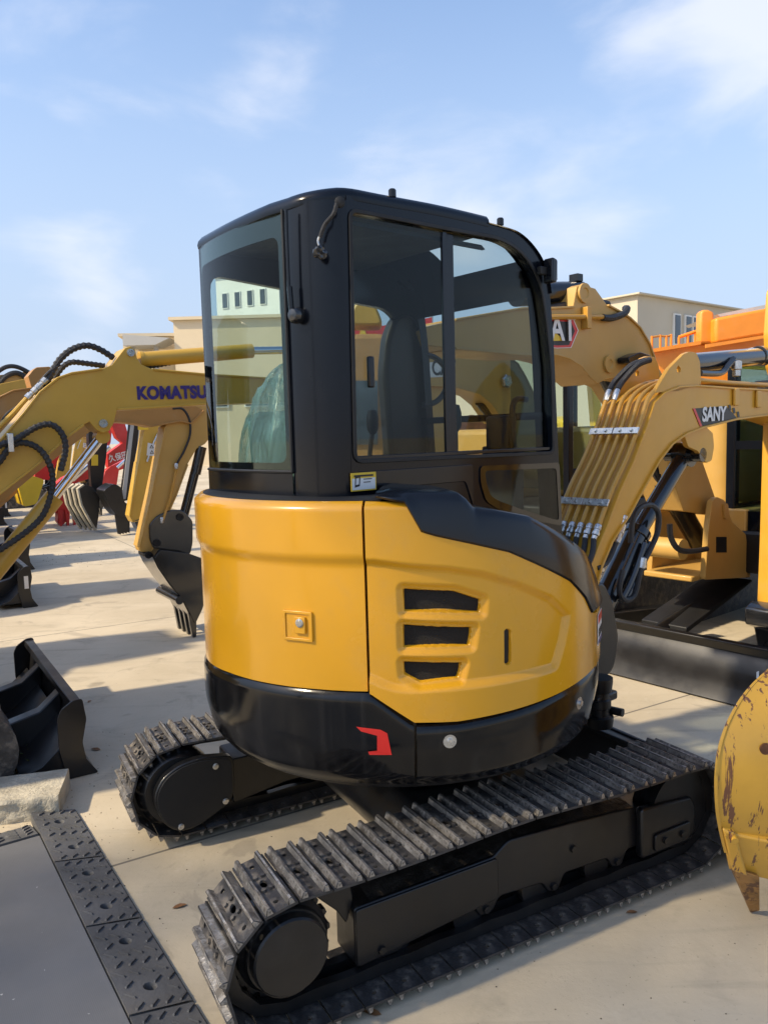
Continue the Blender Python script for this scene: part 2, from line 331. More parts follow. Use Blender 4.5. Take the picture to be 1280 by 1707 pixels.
    def mesh(s, name, smooth=35, weld=True):
        me = bpy.data.meshes.new(name); me.from_pydata(s.v, [], s.f)
        b = bmesh.new(); b.from_mesh(me)
        if weld: bmesh.ops.remove_doubles(b, verts=b.verts, dist=1e-5)
        bmesh.ops.recalc_face_normals(b, faces=b.faces); b.to_mesh(me); b.free()
        if smooth:
            for p in me.polygons: p.use_smooth = True
            me.set_sharp_from_angle(angle=radians(smooth))
        return me
    def build(s, name, mat, parent=None, smooth=35, bevel=0., seg=2, rotz=None, loc=None, weld=True, angle=40):
        me = s.mesh(name, smooth, weld); me.materials.append(M[mat] if isinstance(mat, str) else mat)
        o = bpy.data.objects.new(name, me); COL.objects.link(o); o.parent = parent
        if rotz is not None: o.rotation_euler.z = rotz
        if loc is not None: o.location = loc
        if bevel:
            m = o.modifiers.new('bevel', 'BEVEL'); m.width = bevel; m.segments = seg; m.limit_method = 'ANGLE'; m.angle_limit = radians(angle); m.harden_normals = False
        return o
def empty(name, loc=(0, 0, 0), rotz=0, parent=None):
    o = bpy.data.objects.new(name, None); COL.objects.link(o); o.location = loc; o.rotation_euler.z = rotz; o.parent = parent; o.empty_display_size = .2; return o
def tag(o, label=None, cat=None, group=None, kind=None):
    for k, v in (('label', label), ('category', cat), ('group', group), ('kind', kind)):
        if v: o[k] = v
    return o
def frame(name, f, label, cat, group=None):      # f = (x, y, rotation in degrees)
    return tag(empty(name, (f[0], f[1], 0), radians(f[2])), label, cat, group)
def inst(src, parent, loc=None, rot=None, name=None):
    c = src.copy(); COL.objects.link(c); c.parent = parent
    if loc is not None: c.location = loc
    if rot is not None: c.rotation_euler = rot
    return c
def text(name, body, size, mat, parent, origin, xdir, updir, extrude=.0015, bold=0., align='LEFT', sx=1., shear=0., space=1.):
    c = bpy.data.curves.new(name, 'FONT'); c.body = body; c.size = size; c.extrude = extrude; c.offset = bold; c.align_x = align; c.shear = shear; c.space_character = space
    t = bpy.data.objects.new(name, c); COL.objects.link(t)
    dg = bpy.context.evaluated_depsgraph_get(); me = bpy.data.meshes.new_from_object(t.evaluated_get(dg)); bpy.data.objects.remove(t)
    me.materials.clear(); me.materials.append(M[mat]); o = bpy.data.objects.new(name, me); COL.objects.link(o); o.parent = parent
    x, u = Vector(xdir).normalized(), Vector(updir).normalized(); z = x.cross(u)
    o.matrix_local = Matrix(((x.x * sx, u.x, z.x, origin[0]), (x.y * sx, u.y, z.y, origin[1]), (x.z * sx, u.z, z.z, origin[2]), (0, 0, 0, 1)))
    return o
def xz(poly, y): return [(p[0], y, p[1]) for p in poly]

# ------------------------------------------------------------------ the yard
g = MB(); g.add([(-250, -120, 0), (250, -120, 0), (250, 420, 0), (-250, 420, 0)], [(0, 1, 2, 3)])
tag(g.build('ground', 'concrete', smooth=0), 'pale concrete yard floor', 'ground', kind='structure')

# ------------------------------------------------------------------ the main mini excavator
ex = frame('mini_excavator', (0.050,3.040,39.50), 'yellow and black compact mini excavator with glazed black cab seen from behind', 'excavator')
RU = -radians(11.0)                         # tracks turned against the upper body

# ---- tracks
def capsule_path(xr, xf, zc, r, n=400):
    """closed path of the chain: sprocket at xr, idler at xf, upper run a little slack"""
    pts = []; L = xf - xr
    for k in range(120): t = k / 120; pts.append((xr + L * t, zc - r))
    for k in range(60): a = -pi / 2 + pi * k / 60; pts.append((xf + r * cos(a), zc + r * sin(a)))
    for k in range(120): t = k / 120; pts.append((xf - L * t, zc + r + .016 * sin(pi * t) ** 2 - .008 * abs(sin(2 * pi * t))))
    for k in range(60): a = pi / 2 + pi * k / 60; pts.append((xr + r * cos(a), zc + r * sin(a)))
    return pts
PATH = capsule_path(-.785, .815, .232, .190)
def resample(pts, n):
    P = [Vector(p) for p in pts]; P.append(P[0]); d = [0]
    for a, b in zip(P, P[1:]): d.append(d[-1] + (b - a).length)
    out = []; j = 0
    for k in range(n):
        s = d[-1] * k / n
        while d[j + 1] < s: j += 1
        out.append(P[j].lerp(P[j + 1], (s - d[j]) / (d[j + 1] - d[j])))
    return out, d[-1]
NS = 43
CH, LEN = resample(PATH, NS)
PIT = LEN / NS; SW = .28
sh = MB()                                   # one shoe: plate with slots, turned-up edges
hw, hp = SW / 2, PIT * .5 - .003
def ring(cx, cy, rx, ry, n=10): return [(cx + rx * cos(2 * pi * k / n), cy + ry * sin(2 * pi * k / n)) for k in range(n)]
sh.prism([(-hp, -hw), (hp, -hw), (hp, hw), (-hp, hw)], 0, .008, 'xy', holes=[ring(.0, 0, .010, .020), ring(.0, -.098, .008, .008, 8), ring(.0, .098, .008, .008, 8)])
for yb in (-.034, .034):
    for xb in (-.011, .011): sh.cyl((xb, yb, .0082), (xb, yb, .016), .0075, n=6)
SHOE = sh.mesh('shoe', 30); SHOE.materials.append(M['track'])
gr = MB()
gr.prism([(-.044, .006), (-.020, .006), (-.026, .026), (-.036, .028)], -hw, hw)
gr.prism([(.020, .006), (.044, .006), (.036, .028), (.026, .026)], -hw, hw)
nv = len(SHOE.vertices)
GR = gr.mesh('grousers', 30)
def joined_shoe():
    b = bmesh.new(); b.from_mesh(SHOE); nf = len(b.faces); b.from_mesh(GR)
    b.faces.ensure_lookup_table()
    for i, f in enumerate(b.faces):
        if i >= nf: f.material_index = 1
    bmesh.ops.bevel(b, geom=[e for e in b.edges if all(f.material_index == 1 for f in e.link_faces) and e.calc_face_angle(0) > .6], offset=.0022, segments=1, affect='EDGES')
    b.to_mesh(SHOE); b.free(); SHOE.materials.append(M['grouser'])
joined_shoe()
rnd = random.Random(4)
def make_track(side):                       # side -1: the one nearer the side hood
    yc = side * -.63 if False else side * .63
    t = empty('track', (0, 0, 0), RU, ex)
    for k in range(NS):
        a, b = CH[k], CH[(k + 1) % NS]; m = (a + b) / 2; d = b - a
        o = bpy.data.objects.new('shoe', SHOE); COL.objects.link(o); o.parent = t
        o.location = (m.x, yc, m.y)
        ang = math.atan2(d.y, d.x)
        o.rotation_euler = (pi, -ang, 0) if True else None
        o.rotation_euler = Matrix.Rotation(-ang, 3, 'Y').to_euler() if False else (Matrix.Rotation(-ang, 3, 'Y') @ Matrix.Rotation(pi, 3, 'X')).to_euler()
        o.rotation_euler.x += rnd.uniform(-.006, .006)
    ch = MB()                               # link chain
    for s in (-1, 1):
        rows = []
        for k in range(NS):
            a = CH[k]; n = (Vector((a.x, a.y)) - Vector((max(-.785, min(.815, a.x)), .232))).normalized()
            p0 = a - n * .006; p1 = a - n * (.040 + .006 * (k % 2))
            rows.append([(p0.x, yc + s * .052, p0.y), (p0.x, yc + s * .022, p0.y), (p1.x, yc + s * .022, p1.y), (p1.x, yc + s * .052, p1.y)])
        rows.append(rows[0]); ch.grid(rows, closed=True)
    ch.build('chain', 'under', t)
    # sprocket, idler, rollers
    sp_ = MB(); prof = []
    for k in range(19 * 4): r = .158 if (k % 4) in (0, 1) else .136; prof.append((-.785 + r * cos(2 * pi * k / 76), .232 + r * sin(2 * pi * k / 76)))
    sp_.prism(prof, yc - .016, yc + .016); sp_.cyl((-.785, yc - .10, .232), (-.785, yc + .10, .232), .10, n=28)
    sp_.build('sprocket', 'under', t)
    MB().lathe((.815, yc - .05, .232), (0, 1, 0), [(.05, 0), (.148, 0), (.148, .03), (.125, .034), (.125, .066), (.148, .07), (.148, .10), (.05, .10)], 30).build('idler', 'under', t)
    for x in (-.42, -.14, .14, .42):
        MB().lathe((x, yc - .022, .112), (0, 1, 0), [(.02, 0), (.058, 0), (.058, .03), (.042, .034), (.042, .086), (.058, .09), (.058, .12), (.02, .12)], 20).build('roller', 'under', t)
    return t, yc
tr, yc = make_track(-1)
# outer frame of the near track: two stepped side beams with scalloped lower edge
fp = [(-.555, .275), (-.04, .285), (-.02, .300), (.02, .325), (.30, .310), (.60, .286), (.60, .262), (.87, .262), (.885, .22), (.885, .135), (.83, .10), (.66, .10), (.62, .135), (.56, .135), (.535, .085), (.49, .085), (.46, .13), (.26, .135), (.235, .085), (.19, .085), (.16, .13), (-.02, .14), (-.05, .095), (-.10, .095), (-.13, .15), (-.36, .15), (-.40, .085), (-.555, .085)]
b = MB(); b.prism(fillet(fp, .014, 3), -.662, -.53); b.build('track_frame', 'under', tr, bevel=.005)
b = MB(); b.prism(fillet([(-.553, .09), (-.03, .142), (-.03, .282), (-.553, .272)], .012, 2), -.671, -.6625); b.build('side_plate', 'under', tr, bevel=.003)
b = MB(); b.prism(fillet([(.60, .10), (.86, .10), (.885, .14), (.885, .235), (.86, .275), (.60, .292)], .012, 2), -.695, -.6622); b.build('idler_cover', 'under', tr, bevel=.008)
b = MB(); b.prism(fillet([(.66, .115), (.84, .115), (.85, .185), (.66, .18)], .01, 2), -.705, -.6955); b.build('cover_plate', 'under', tr, bevel=.003)
for x, z, y in ((-.47, .12, -.6712), (.51, .105, -.6622), (.21, .105, -.6622), (-.075, .115, -.6622), (.71, .15, -.7052), (.80, .15, -.7052), (.30, .215, -.6622)):
    MB().cyl((x, y, z), (x, y - .009, z), .013, n=6).build('bolt', 'under', tr)
rows = []                                    # greasy dirt heaped on the beam under the upper run
for i in range(46):
    x = -.5 + i * 1.09 / 45; row = []
    for j in range(9):
        y = -.657 + j * .016; z = interp([(-.55, .276), (-.04, .286), (.02, .326), (.3, .311), (.6, .287)], x) + .004 + .018 * abs(noise.noise(Vector((x * 14, y * 14, 2)))) * (1 if 0 < j < 8 else 0) + .02 * sstep(0, 8, j)
        row.append((x, y, z))
    rows.append(row)
MB().grid(rows).build('caked_dirt', 'grease', tr)
# travel motor drum with round cap
MB().lathe((-.787, -.60, .258), (0, -1, 0), [(.135, 0), (.135, .085), (.122, .10), (.122, .112), (.118, .118), (.112, .118), (.110, .146), (.105, .152), (.001, .154)], 44).build('motor_cap', 'under', tr)
# guard between sprocket and beam
b = MB(); b.prism(fillet([(-.70, .38), (-.56, .37), (-.545, .29), (-.57, .22), (-.60, .27), (-.66, .33)], .01, 2), -.64, -.60); b.build('guard_plate', 'under', tr, bevel=.003)

tl, ycl = make_track(1)
b = MB(); b.prism(fillet([(-.55, .30), (.55, .31), (.60, .29), (.87, .26), (.87, .13), (.60, .10), (.5, .14), (-.3, .14), (-.55, .10)], .014, 3), .53, .715); b.build('track_frame', 'under', tl, bevel=.005)
mc_ = [(-.565, .352), (-.70, .372), (-.79, .362), (-.862, .322), (-.898, .26), (-.893, .19), (-.862, .125), (-.815, .085), (-.76, .078), (-.70, .095), (-.59, .150), (-.565, .20)]
b = MB(); b.prism(fillet(mc_, .03, 3), .445, .49); b.build('motor_cover', 'under', tl, bevel=.005)
b = MB(); b.prism(fillet([(x * .94 - .045, z * .94 + .013) for x, z in mc_], .03, 3), .440, .4448); b.build('cover_plate', 'matte', tl, bevel=.002)
MB().lathe((-.785, .60, .235), (0, -1, 0), [(.165, 0), (.165, .06), (.15, .10), (.14, .111), (.001, .112)], 40).build('motor_drum', 'under', tl)
for x, z in ((-.645, .325), (-.61, .165), (-.80, .105)):
    MB().lathe((x, .4398, z), (0, -1, 0), [(.013, 0), (.013, .002), (.0095, .003), (.0095, .008), (.001, .0085)], 12).build('bolt', 'steel', tl)
# ---- undercarriage, slew ring, blade
b = MB(); b.prism(fillet([(-.22, .20), (.36, .20), (.40, .26), (.30, .42), (-.20, .42), (-.28, .30)], .03, 3), -.54, .53); b.build('centre_frame', 'under', ex, bevel=.01, rotz=RU)
MB().lathe((0, 0, .42), (0, 0, 1), [(.36, 0), (.38, .01), (.38, .06), (.33, .07), (.33, .13), (.40, .135), (.40, .16)], 40).build('slew_ring', 'under', ex)
bl = MB(); rows = []
prof = [(1.075, .295), (1.088, .297), (1.10, .26), (1.098, .20), (1.092, .13), (1.098, .07), (1.125, .012), (1.105, .004), (1.08, .06), (1.072, .13), (1.076, .20)]
bl.prism(prof, -.775, .775); blade = bl.build('dozer_blade', 'bladeb', ex, bevel=.003, rotz=RU)
for y0, y1 in ((-.783, -.7755), (.7755, .783)): MB().prism([(1.0, .20), (1.06, .30), (1.10, .30), (1.115, .2), (1.105, .1), (1.13, .002), (1.07, .002), (1.0, .08)], y0, y1).build('end_plate', 'bladeb', blade)
for s in (-1, 1):
    b = MB(); b.prism([(.45, .20), (1.07, .21), (1.07, .10), (.95, .10), (.45, .13)], s * .40 - .035, s * .40 + .035); b.build('push_arm', 'under', blade, bevel=.006)
MB().prism([(1.03, .262), (1.074, .262), (1.074, .286), (1.03, .286)], -.7, .7).build('top_rail', 'bladeb', blade, bevel=.004)

# ---- hood, counterweight: plan is an arc about the slew centre. t = angle from straight ahead towards the side hood
def CY(R, t, z): return (R * cos(radians(t)), -R * sin(radians(t)), z)
def poly_sd(poly, x, y):                     # signed distance, negative inside
    d = 1e9; ins = False; n = len(poly)
    for i in range(n):
        (ax, ay), (bx, by) = poly[i], poly[(i + 1) % n]; ex_, ey = bx - ax, by - ay; wx, wy = x - ax, y - ay
        tt = max(0, min(1, (wx * ex_ + wy * ey) / (ex_ * ex_ + ey * ey + 1e-12))); d = min(d, math.hypot(wx - ex_ * tt, wy - ey * tt))
        if (ay > y) != (by > y) and x < (bx - ax) * (y - ay) / (by - ay) + ax: ins = not ins
    return -d if ins else d
KS = .757 * pi / 180                          # metres of arc per degree
def st(pts): return [(-p[0] * KS, p[1]) for p in pts]
PANEL = st([[135.7,1.304],[128.2,1.289],[119.1,1.275],[110.9,1.252],[101.9,1.209],[91.1,1.144],[84.2,1.073],[86.4,0.989],[90.3,0.892],[98.2,0.89],[106.1,0.889],[114.9,0.879],[126.2,0.88],[136.3,0.967]])
PANEL = PANEL[:-1] + [(-141 * KS, PANEL[-1][1]), (-141 * KS, PANEL[0][1])]
LOUV = [[[129.3,1.215],[117.5,1.201],[110.8,1.168],[111.1,1.131],[129.2,1.15]], [[129.5,1.105],[113.2,1.084],[113.9,1.031],[129.5,1.039]], [[129.7,0.991],[115.9,0.977],[116.8,0.934],[125.9,0.928],[129.5,0.955]]]
SLOT = st([[104.9,1.063],[104.5,1.068],[103.8,1.067],[103.2,1.06],[103.4,0.962],[103.8,0.957],[104.5,0.958],[105.0,0.965]])
DISH = [st(l) for l in LOUV]
def hoodR(t, z, side):
    R = .757
    if not side:
        R += .014 * sstep(1.285, 1.325, z) - .004
        R += .010 * sstep(1.345, 1.31, z) * sstep(1.27, 1.31, z) * 0
    else:
        s = -t * KS
        R += .010 - .017 * sstep(.012, -.016, poly_sd(PANEL, s, z)) * sstep(.90, .93, z + .02 * 0)
        for lp in DISH:
            d = poly_sd(lp, s, z)
            if d < .06:
                R -= .013 * sstep(.026, .004, d) + .018 * sstep(.0022, -.0022, d)
        d = poly_sd(SLOT, s, z)
        if d < .02: R -= .02 * sstep(.002, -.002, d)
    R -= .022 * sstep(1.455, 1.482, z) ** 2            # rolled top edge
    return R
def hood(name, cols, zlo, zhi, nz_, side, mat):
    m = MB(); rows = []
    for t in cols:
        a, b_ = zlo(t), zhi(t); r = [CY(hoodR(t, a, side) - .03, t, a + .002)]
        for k in range(nz_ + 1): z = a + (b_ - a) * k / nz_; r.append(CY(hoodR(t, z, side), t, z))
        r.append(CY(hoodR(t, b_, side) - .03, t, b_ + .001)); rows.append(r)
    first = [CY(math.hypot(p[0], p[1]) - .03, cols[0], p[2]) for p in rows[0]]; last = [CY(math.hypot(p[0], p[1]) - .03, cols[-1], p[2]) for p in rows[-1]]
    m.grid([first] + rows + [last]); o = m.build(name, mat, ex, smooth=50)
    return o
cols = [138.2 + k * (285 - 138.2) / 150 for k in range(151)]
rear_hood = hood('rear_hood', cols, lambda t: interp([(138, .905), (150, .903), (180, .893), (210, .868), (240, .86), (285, .86)], t), lambda t: 1.482, 60, False, 'hood')
LO = [(138, .905), (137, .898), (127.7, .812), (117.7, .806), (103.6, .815), (89.7, .826), (72, .842), (55, .85), (40, .852)]
HI = [[128.7,1.476],[125.2,1.389],[122.1,1.375],[113.6,1.345],[104.1,1.31],[94.0,1.249],[83.5,1.184],[75.1,1.108],[69.9,1.042]]
HI = [(139, 1.482)] + [(a, b_) for a, b_ in HI[:1]] + HI[1:] + [(64.5, 1.03), (63.5, 1.055), (40, 1.06)]
cols = [137.6 - k * (137.6 - 46) / 420 for k in range(421)]
side_hood = hood('side_hood', cols, lambda t: interp(LO, t), lambda t: min(1.482, interp(HI, t)), 190, True, 'hood')
for lp in LOUV:
    S_ = [Vector(p) for p in lp]; m = MB(); c = sum(S_, Vector((0, 0))) / len(S_); rows = []
    pts = fillet([tuple(p) for p in S_], [.8, .8, .6, .6, .6], 1); mm = len(pts)
    rows = [[CY(.757 + .010 - .013 - .017 - (.012 if 'PANEL' in globals() else 0), c.x + (p[0] - c.x) * f, c.y + (p[1] - c.y) * f) for p in pts] for f in (1.0, .66, .33, .02)]
    m.grid(rows, closed=True); m.build('louver', 'mesh', side_hood)
m = MB(); pts = [[104.9,1.063],[104.5,1.068],[103.8,1.067],[103.2,1.06],[103.4,0.962],[103.8,0.957],[104.5,0.958],[105.0,0.965]]
m.add([CY(.739, *p) for p in pts], [tuple(range(8))]); m.build('slot', 'matte', side_hood)
# recessed lock on the rear hood
tl_, tz = [[154.9,1.098]][0]
lock = empty('lock', CY(.755, tl_, tz), -radians(tl_), rear_hood)
def fr(o, w, h_, d0, d1, t_): o.prism(fillet([(-w, -h_), (w, -h_), (w, h_), (-w, h_)], .004, 2), d0, d1, 'yz', holes=[fillet([(-w + t_, -h_ + t_), (w - t_, -h_ + t_), (w - t_, h_ - t_), (-w + t_, h_ - t_)], .003, 2)])
m = MB(); fr(m, .052, .047, -.004, .005, .009); m.build('lock_frame', 'hood', lock, bevel=.0015)
m = MB(); m.box(-.004, .0005, -.043, .043, -.038, .038); m.build('lock_recess', 'hood', lock)
m = MB(); m.box(.0006, .010, -.008, .030, -.022, .030); m.build('lock_lever', 'hood', lock, bevel=.002)
MB().lathe((.0102, .012, .012), (1, 0, 0), [(.0135, 0), (.0135, .003), (.010, .004), (.010, .006), (.001, .0062)], 20).build('key_cylinder', 'steel', lock)
# counterweight: rear casting with a sloped shoulder, and the lower side skirt
def cwt(name, cols, ztop, zbot, mat, Rm=.762, nz_=20):
    m = MB(); rows = []
    for t in cols:
        a, b_ = zbot(t), ztop(t); r = [CY(.45, t, a + .01), CY(Rm - .07, t, a + .002)]
        for k in range(nz_ + 1):
            z = a + (b_ - a) * k / nz_; e0 = .022 * (1 - sstep(0, .035, z - a)) + .03 * (1 - sstep(-.02, .16, z - a)); e1 = .014 * (1 - sstep(0, .018, b_ - z)) ; r.append(CY(Rm - e0 - e1, t, z))
        r.append(CY(Rm - .05, t, b_ + .001)); rows.append(r)
    f0 = [CY(max(.4, math.hypot(p[0], p[1]) - .05), cols[0], p[2]) for p in rows[0]]; f1 = [CY(max(.4, math.hypot(p[0], p[1]) - .05), cols[-1], p[2]) for p in rows[-1]]
    m.grid([f0] + rows + [f1]); return m.build(name, mat, ex, smooth=40)
TOPC = [(127.9, .803), (128.2, .808), (137.2, .898), (138.4, .900), (150, .899), (180, .889), (210, .864), (240, .856), (290, .856)]
counter = cwt('counterweight', [127.8 + k * (290 - 127.8) / 140 for k in range(141)], lambda t: interp(TOPC, t), lambda t: .594, 'cw')
skirt = cwt('side_skirt', [127.2 - k * (127.2 - 46) / 90 for k in range(91)], lambda t: interp([(127.5, .797), (117.7, .797), (103.6, .806), (89.7, .817), (72, .833), (55, .841), (40, .842)], t), lambda t: .592 + .03 * sstep(75, 50, t), 'cw')
m = MB(); mk = [[141.0,0.797],[135.4,0.79],[133.9,0.779],[133.0,0.711],[138.1,0.71],[138.4,0.72],[136.3,0.724],[136.2,0.771],[139.9,0.783]]
m.add([CY(.7635, *p) for p in mk], [tuple(range(len(mk)))]); m.build('red_mark', 'redprint', counter, smooth=0)
for p in [[119.6,0.744],[78.5,0.755]]:
    c = Vector(CY(.758, *p)); d = Vector((c.x, c.y, 0)).normalized()
    MB().lathe(c, d, [(.021, -.002), (.021, .0052), (.017, .0055), (.015, .005), (.012, .006), (.012, .0062), (.0095, .0065), (.0095, .014), (.001, .015)], 20).build('bolt', 'steel', skirt)
MB().lathe((0, 0, .56), (0, 0, 1), [(.3, 0), (.68, .01), (.70, .05)], 48).build('belly_plate', 'under', ex)
MB().lathe((0, 0, .84), (0, 0, 1), [(.2, 0), (.725, 0), (.725, .05), (.2, .05)], 64).build('deck', 'matte', ex)

# ---- black cap over the hood edge
LOC = [[134.9,1.492],[128.7,1.476],[125.2,1.39],[122.2,1.376],[113.7,1.346],[104.4,1.311],[94.4,1.25],[84.1,1.186],[76.1,1.111],[71.2,1.046]]
UPC = [[135.2,1.506],[132.4,1.512],[116.0,1.5],[114.1,1.481],[112.3,1.454],[106.7,1.443],[96.9,1.415],[83.9,1.34],[70.6,1.257],[60.0,1.17],[54.8,1.102]]
LOC = sorted(tuple(q) for q in LOC); LOC = [(46, LOC[0][1] - .004), (65.5, LOC[0][1])] + LOC
UPC = sorted(tuple(q) for q in UPC); UPC = [(46, 1.06), (56, 1.10)] + [q for q in UPC if q[0] > 57]
m = MB(); rows = []
for k in range(181):
    t = 135.2 - k * (135.2 - 47) / 180; a, b_ = interp(LOC, t), interp(UPC, t)
    if b_ < a + .015: b_ = a + .015
    Ro = .775 - .03 * sstep(130, 137, t); Rt = .752
    r = [CY(Ro - .05, t, a + .003), CY(Ro - .006, t, a), CY(Ro, t, a + .006)]
    for j in range(1, 7): f = j / 7; r.append(CY(Ro + (Rt - Ro) * f ** 1.5, t, a + .006 + (b_ - a - .016) * f))
    r += [CY(Rt - .004, t, b_ - .006), CY(Rt - .016, t, b_), CY(.60, t, b_ + .004), CY(.45, t, b_ + .004), CY(.45, t, b_ - .10)]
    rows.append(r)
m.grid([[CY(.45, 135.4, p[2]) for p in rows[0]]] + rows); cap = m.build('fender_cap', 'cap', ex, smooth=45)
m = MB(); m.grid([[CY(.733, t, 1.479), CY(.735, t, 1.4835), CY(.30, t, 1.4835)] for t in [134 + 3 * k for k in range(52)]]); m.build('cab_gasket', 'matte', ex)

# ---- model plate on the front corner of the hood
tt_, tz_ = 60.5, .965
pl = empty('model_plate', CY(.7685, tt_, tz_), -radians(tt_), side_hood)
MB().box(-.001, .0012, -.06, .06, -.055, .055).build('plate', 'white', pl)
MB().box(.0014, .002, -.058, .058, .022, .052).build('red_band', 'redprint', pl)
MB().box(.0014, .002, -.058, .058, -.053, -.038).build('dark_band', 'navy', pl)
text('plate_text', 'SY26U', .042, 'blackprint', pl, (.0018, -.052, -.028), (0, 1, 0), (0, 0, 1), .0006, .001)

# ---- cab
cab = empty('cab', (0, 0, 0), 0, ex)
SIDE = [[-0.46,1.473],[-0.446,2.421],[-0.301,2.423],[-0.036,2.43],[0.264,2.426],[0.381,2.41],[0.479,2.351],[0.529,2.277],[0.55,2.189],[0.568,2.034],[0.591,1.663],[0.616,1.285]]
SIDE = SIDE + [[SIDE[-1][0] + .01, 1.10], [SIDE[0][0] + .0, 1.10]]
WIN = [[-0.429,2.373],[-0.023,2.375],[0.024,2.376],[0.263,2.379],[0.37,2.349],[0.442,2.295],[0.492,2.221],[0.523,2.078],[0.548,1.916],[0.556,1.59],[-0.029,1.595],[-0.44,1.598]]
QUA = [[0.155,1.533],[0.575,1.523],[0.592,1.307],[0.405,1.359],[0.232,1.415],[0.183,1.439],[0.161,1.499]]
xr, xrear = SIDE[1][0], -.56
ztop = lambda x: interp([(p[0], p[1]) for p in SIDE[1:9]], x)
SIDEo = [SIDE[0], SIDE[1]] + [tuple(p) for p in spline(SIDE[1:10], 5)][1:] + SIDE[10:]
WINo = fillet(WIN, [.02, .0, .0, .05, .05, .05, .05, .05, .05, .025, 0, .025], 3)
m = MB(); m.prism([tuple(p) for p in SIDEo], -.320, -.285, holes=[WINo, fillet(QUA, .015, 3)]); m.build('side_panel', 'cabpaint', cab, smooth=30)
def inset(poly, d):
    c = Vector((sum(p[0] for p in poly) / len(poly), sum(p[1] for p in poly) / len(poly))); out = []
    n = len(poly)
    for i in range(n):
        p0, p1, p2 = Vector(poly[i - 1]), Vector(poly[i]), Vector(poly[(i + 1) % n]); t = ((p1 - p0).normalized() + (p2 - p1).normalized()).normalized(); nrm = Vector((-t.y, t.x))
        if nrm.dot(c - p1) < 0: nrm = -nrm
        out.append(tuple(p1 + nrm * d))
    return out
m = MB(); m.prism(inset(WINo, -.012), -.3265, -.3205, holes=[inset(WINo, .002)]); m.build('window_seal', 'matte', cab, bevel=.002)
# two sliding panes with their own frames
xm0, xm1 = WIN[1][0], WIN[2][0]
zt = lambda x: interp([(p[0], p[1]) for p in WIN[:7]], x); zb = WIN[-1][1]
rp = [(WIN[0][0] + .003, zb + .003), (xm0 + .004, zb + .003), (xm0 + .004, zt(xm0) - .003), (WIN[0][0] + .003, zt(WIN[0][0]) - .003)]
m = MB(); m.prism(rp, -.310, -.306); m.build('rear_pane', 'glass_side', cab, smooth=0)
fpn = [p for p in inset(WINo, .003) if p[0] > xm1 - .02]
fpn = sorted([p for p in fpn], key=lambda p: -math.atan2(p[1] - 2.0, p[0] - (xm1 + .2)))
fpn = [(xm1 - .012, zb + .003), (xm1 - .012, zt(xm1) - .003)] + [p for p in inset(WINo, .003) if p[0] > xm1 + .01]
m = MB(); m.prism(fpn, -.300, -.296); m.build('front_pane', 'glass_side', cab, smooth=0)
m = MB(); m.box(xm0 - .006, xm0 + .016, -.314, -.302, zb + .003, zt(xm0) - .004); m.build('pane_frame', 'cap', cab, bevel=.002)
m = MB(); m.box(xm0 + .014, xm1 + .010, -.304, -.292, zb + .003, zt(xm1) - .004); m.build('pane_frame', 'cap', cab, bevel=.002)
m = MB(); m.box(WIN[0][0], WIN[9][0], -.318, -.288, zb - .002, zb + .012); m.build('window_track', 'cap', cab, bevel=.002)
m = MB(); m.box(WIN[0][0] + .05, WIN[0][0] + .075, -.325, -.3105, 1.83, 1.93); m.build('window_latch', 'cap', cab, bevel=.005)
m = MB(); m.prism(inset(QUA, -.01), -.3235, -.3215); m.build('quarter_pane', 'glass_side', cab, smooth=0)
m = MB(); m.prism(fillet(inset(QUA, -.03), .02, 3), -.3255, -.3205, holes=[fillet(QUA, .02, 3)]); m.build('quarter_border', 'frit', cab)
m = MB(); m.prism(fillet([(SIDE[0][0] + .02, 1.50), (QUA[0][0] - .10, 1.50), (QUA[0][0] - .06, 1.40), (QUA[0][0] - .06, 1.56), (SIDE[0][0] + .02, 1.56)], .012, 2), -.3245, -.3202); m.build('lower_trim', 'cap', cab, bevel=.002)
# rear-right corner, rounded
YR0, YL = -.14, .455                       # rear glazing runs from YR0 to YL
def corner(y0, y1, sgn, x1, za, zb_, name, mat):
    m = MB(); rows = []
    for k in range(19):
        a = pi / 2 * k / 18; x = xrear + (x1 - xrear) * (1 - cos(a)); y = y0 + (y1 - y0) * sin(a)
        rows.append([(x, y, za), (x, y, zb_), (x + .03, y - sgn * .0 + (.03 if y1 < y0 else -.03), zb_)])
    m.grid(rows); return m.build(name, mat, cab, smooth=60)
corner(YR0, -.320, 1, xr + .002, 1.478, 2.405, 'corner_pillar', 'cabpaint')
# rear glazing: slightly bowed sheet with printed border
def rx(y): return xrear - .030 * (1 - ((y - (YR0 + YL) / 2) / ((YL - YR0) / 2)) ** 2)
def sheet(poly, off, name, mat, holes=(), thick=.004):
    m = MB(); loops = [poly] + list(holes)
    tri = tess(loops); flat = [p for l in loops for p in l]; n = len(flat)
    v = [(rx(p[0]) + off, p[0], p[1]) for p in flat] + [(rx(p[0]) + off + thick, p[0], p[1]) for p in flat]
    m.add(v, [tuple(t) for t in tri] + [tuple(n + i for i in reversed(t)) for t in tri]); return m.build(name, mat, cab, smooth=60)
def dense(poly, n=10):
    out = []
    for i in range(len(poly)):
        a, b_ = poly[i], poly[(i + 1) % len(poly)]
        k = max(1, int(abs(a[0] - b_[0]) / .03))
        for j in range(k): out.append((a[0] + (b_[0] - a[0]) * j / k, a[1] + (b_[1] - a[1]) * j / k))
    return out
ZR = 2.395
clear = fillet([(YR0 + .036, 1.592), (YL - .014, 1.592), (YL - .014, 2.325), (YR0 + .036, 2.325)], [.035] * 4, 5)
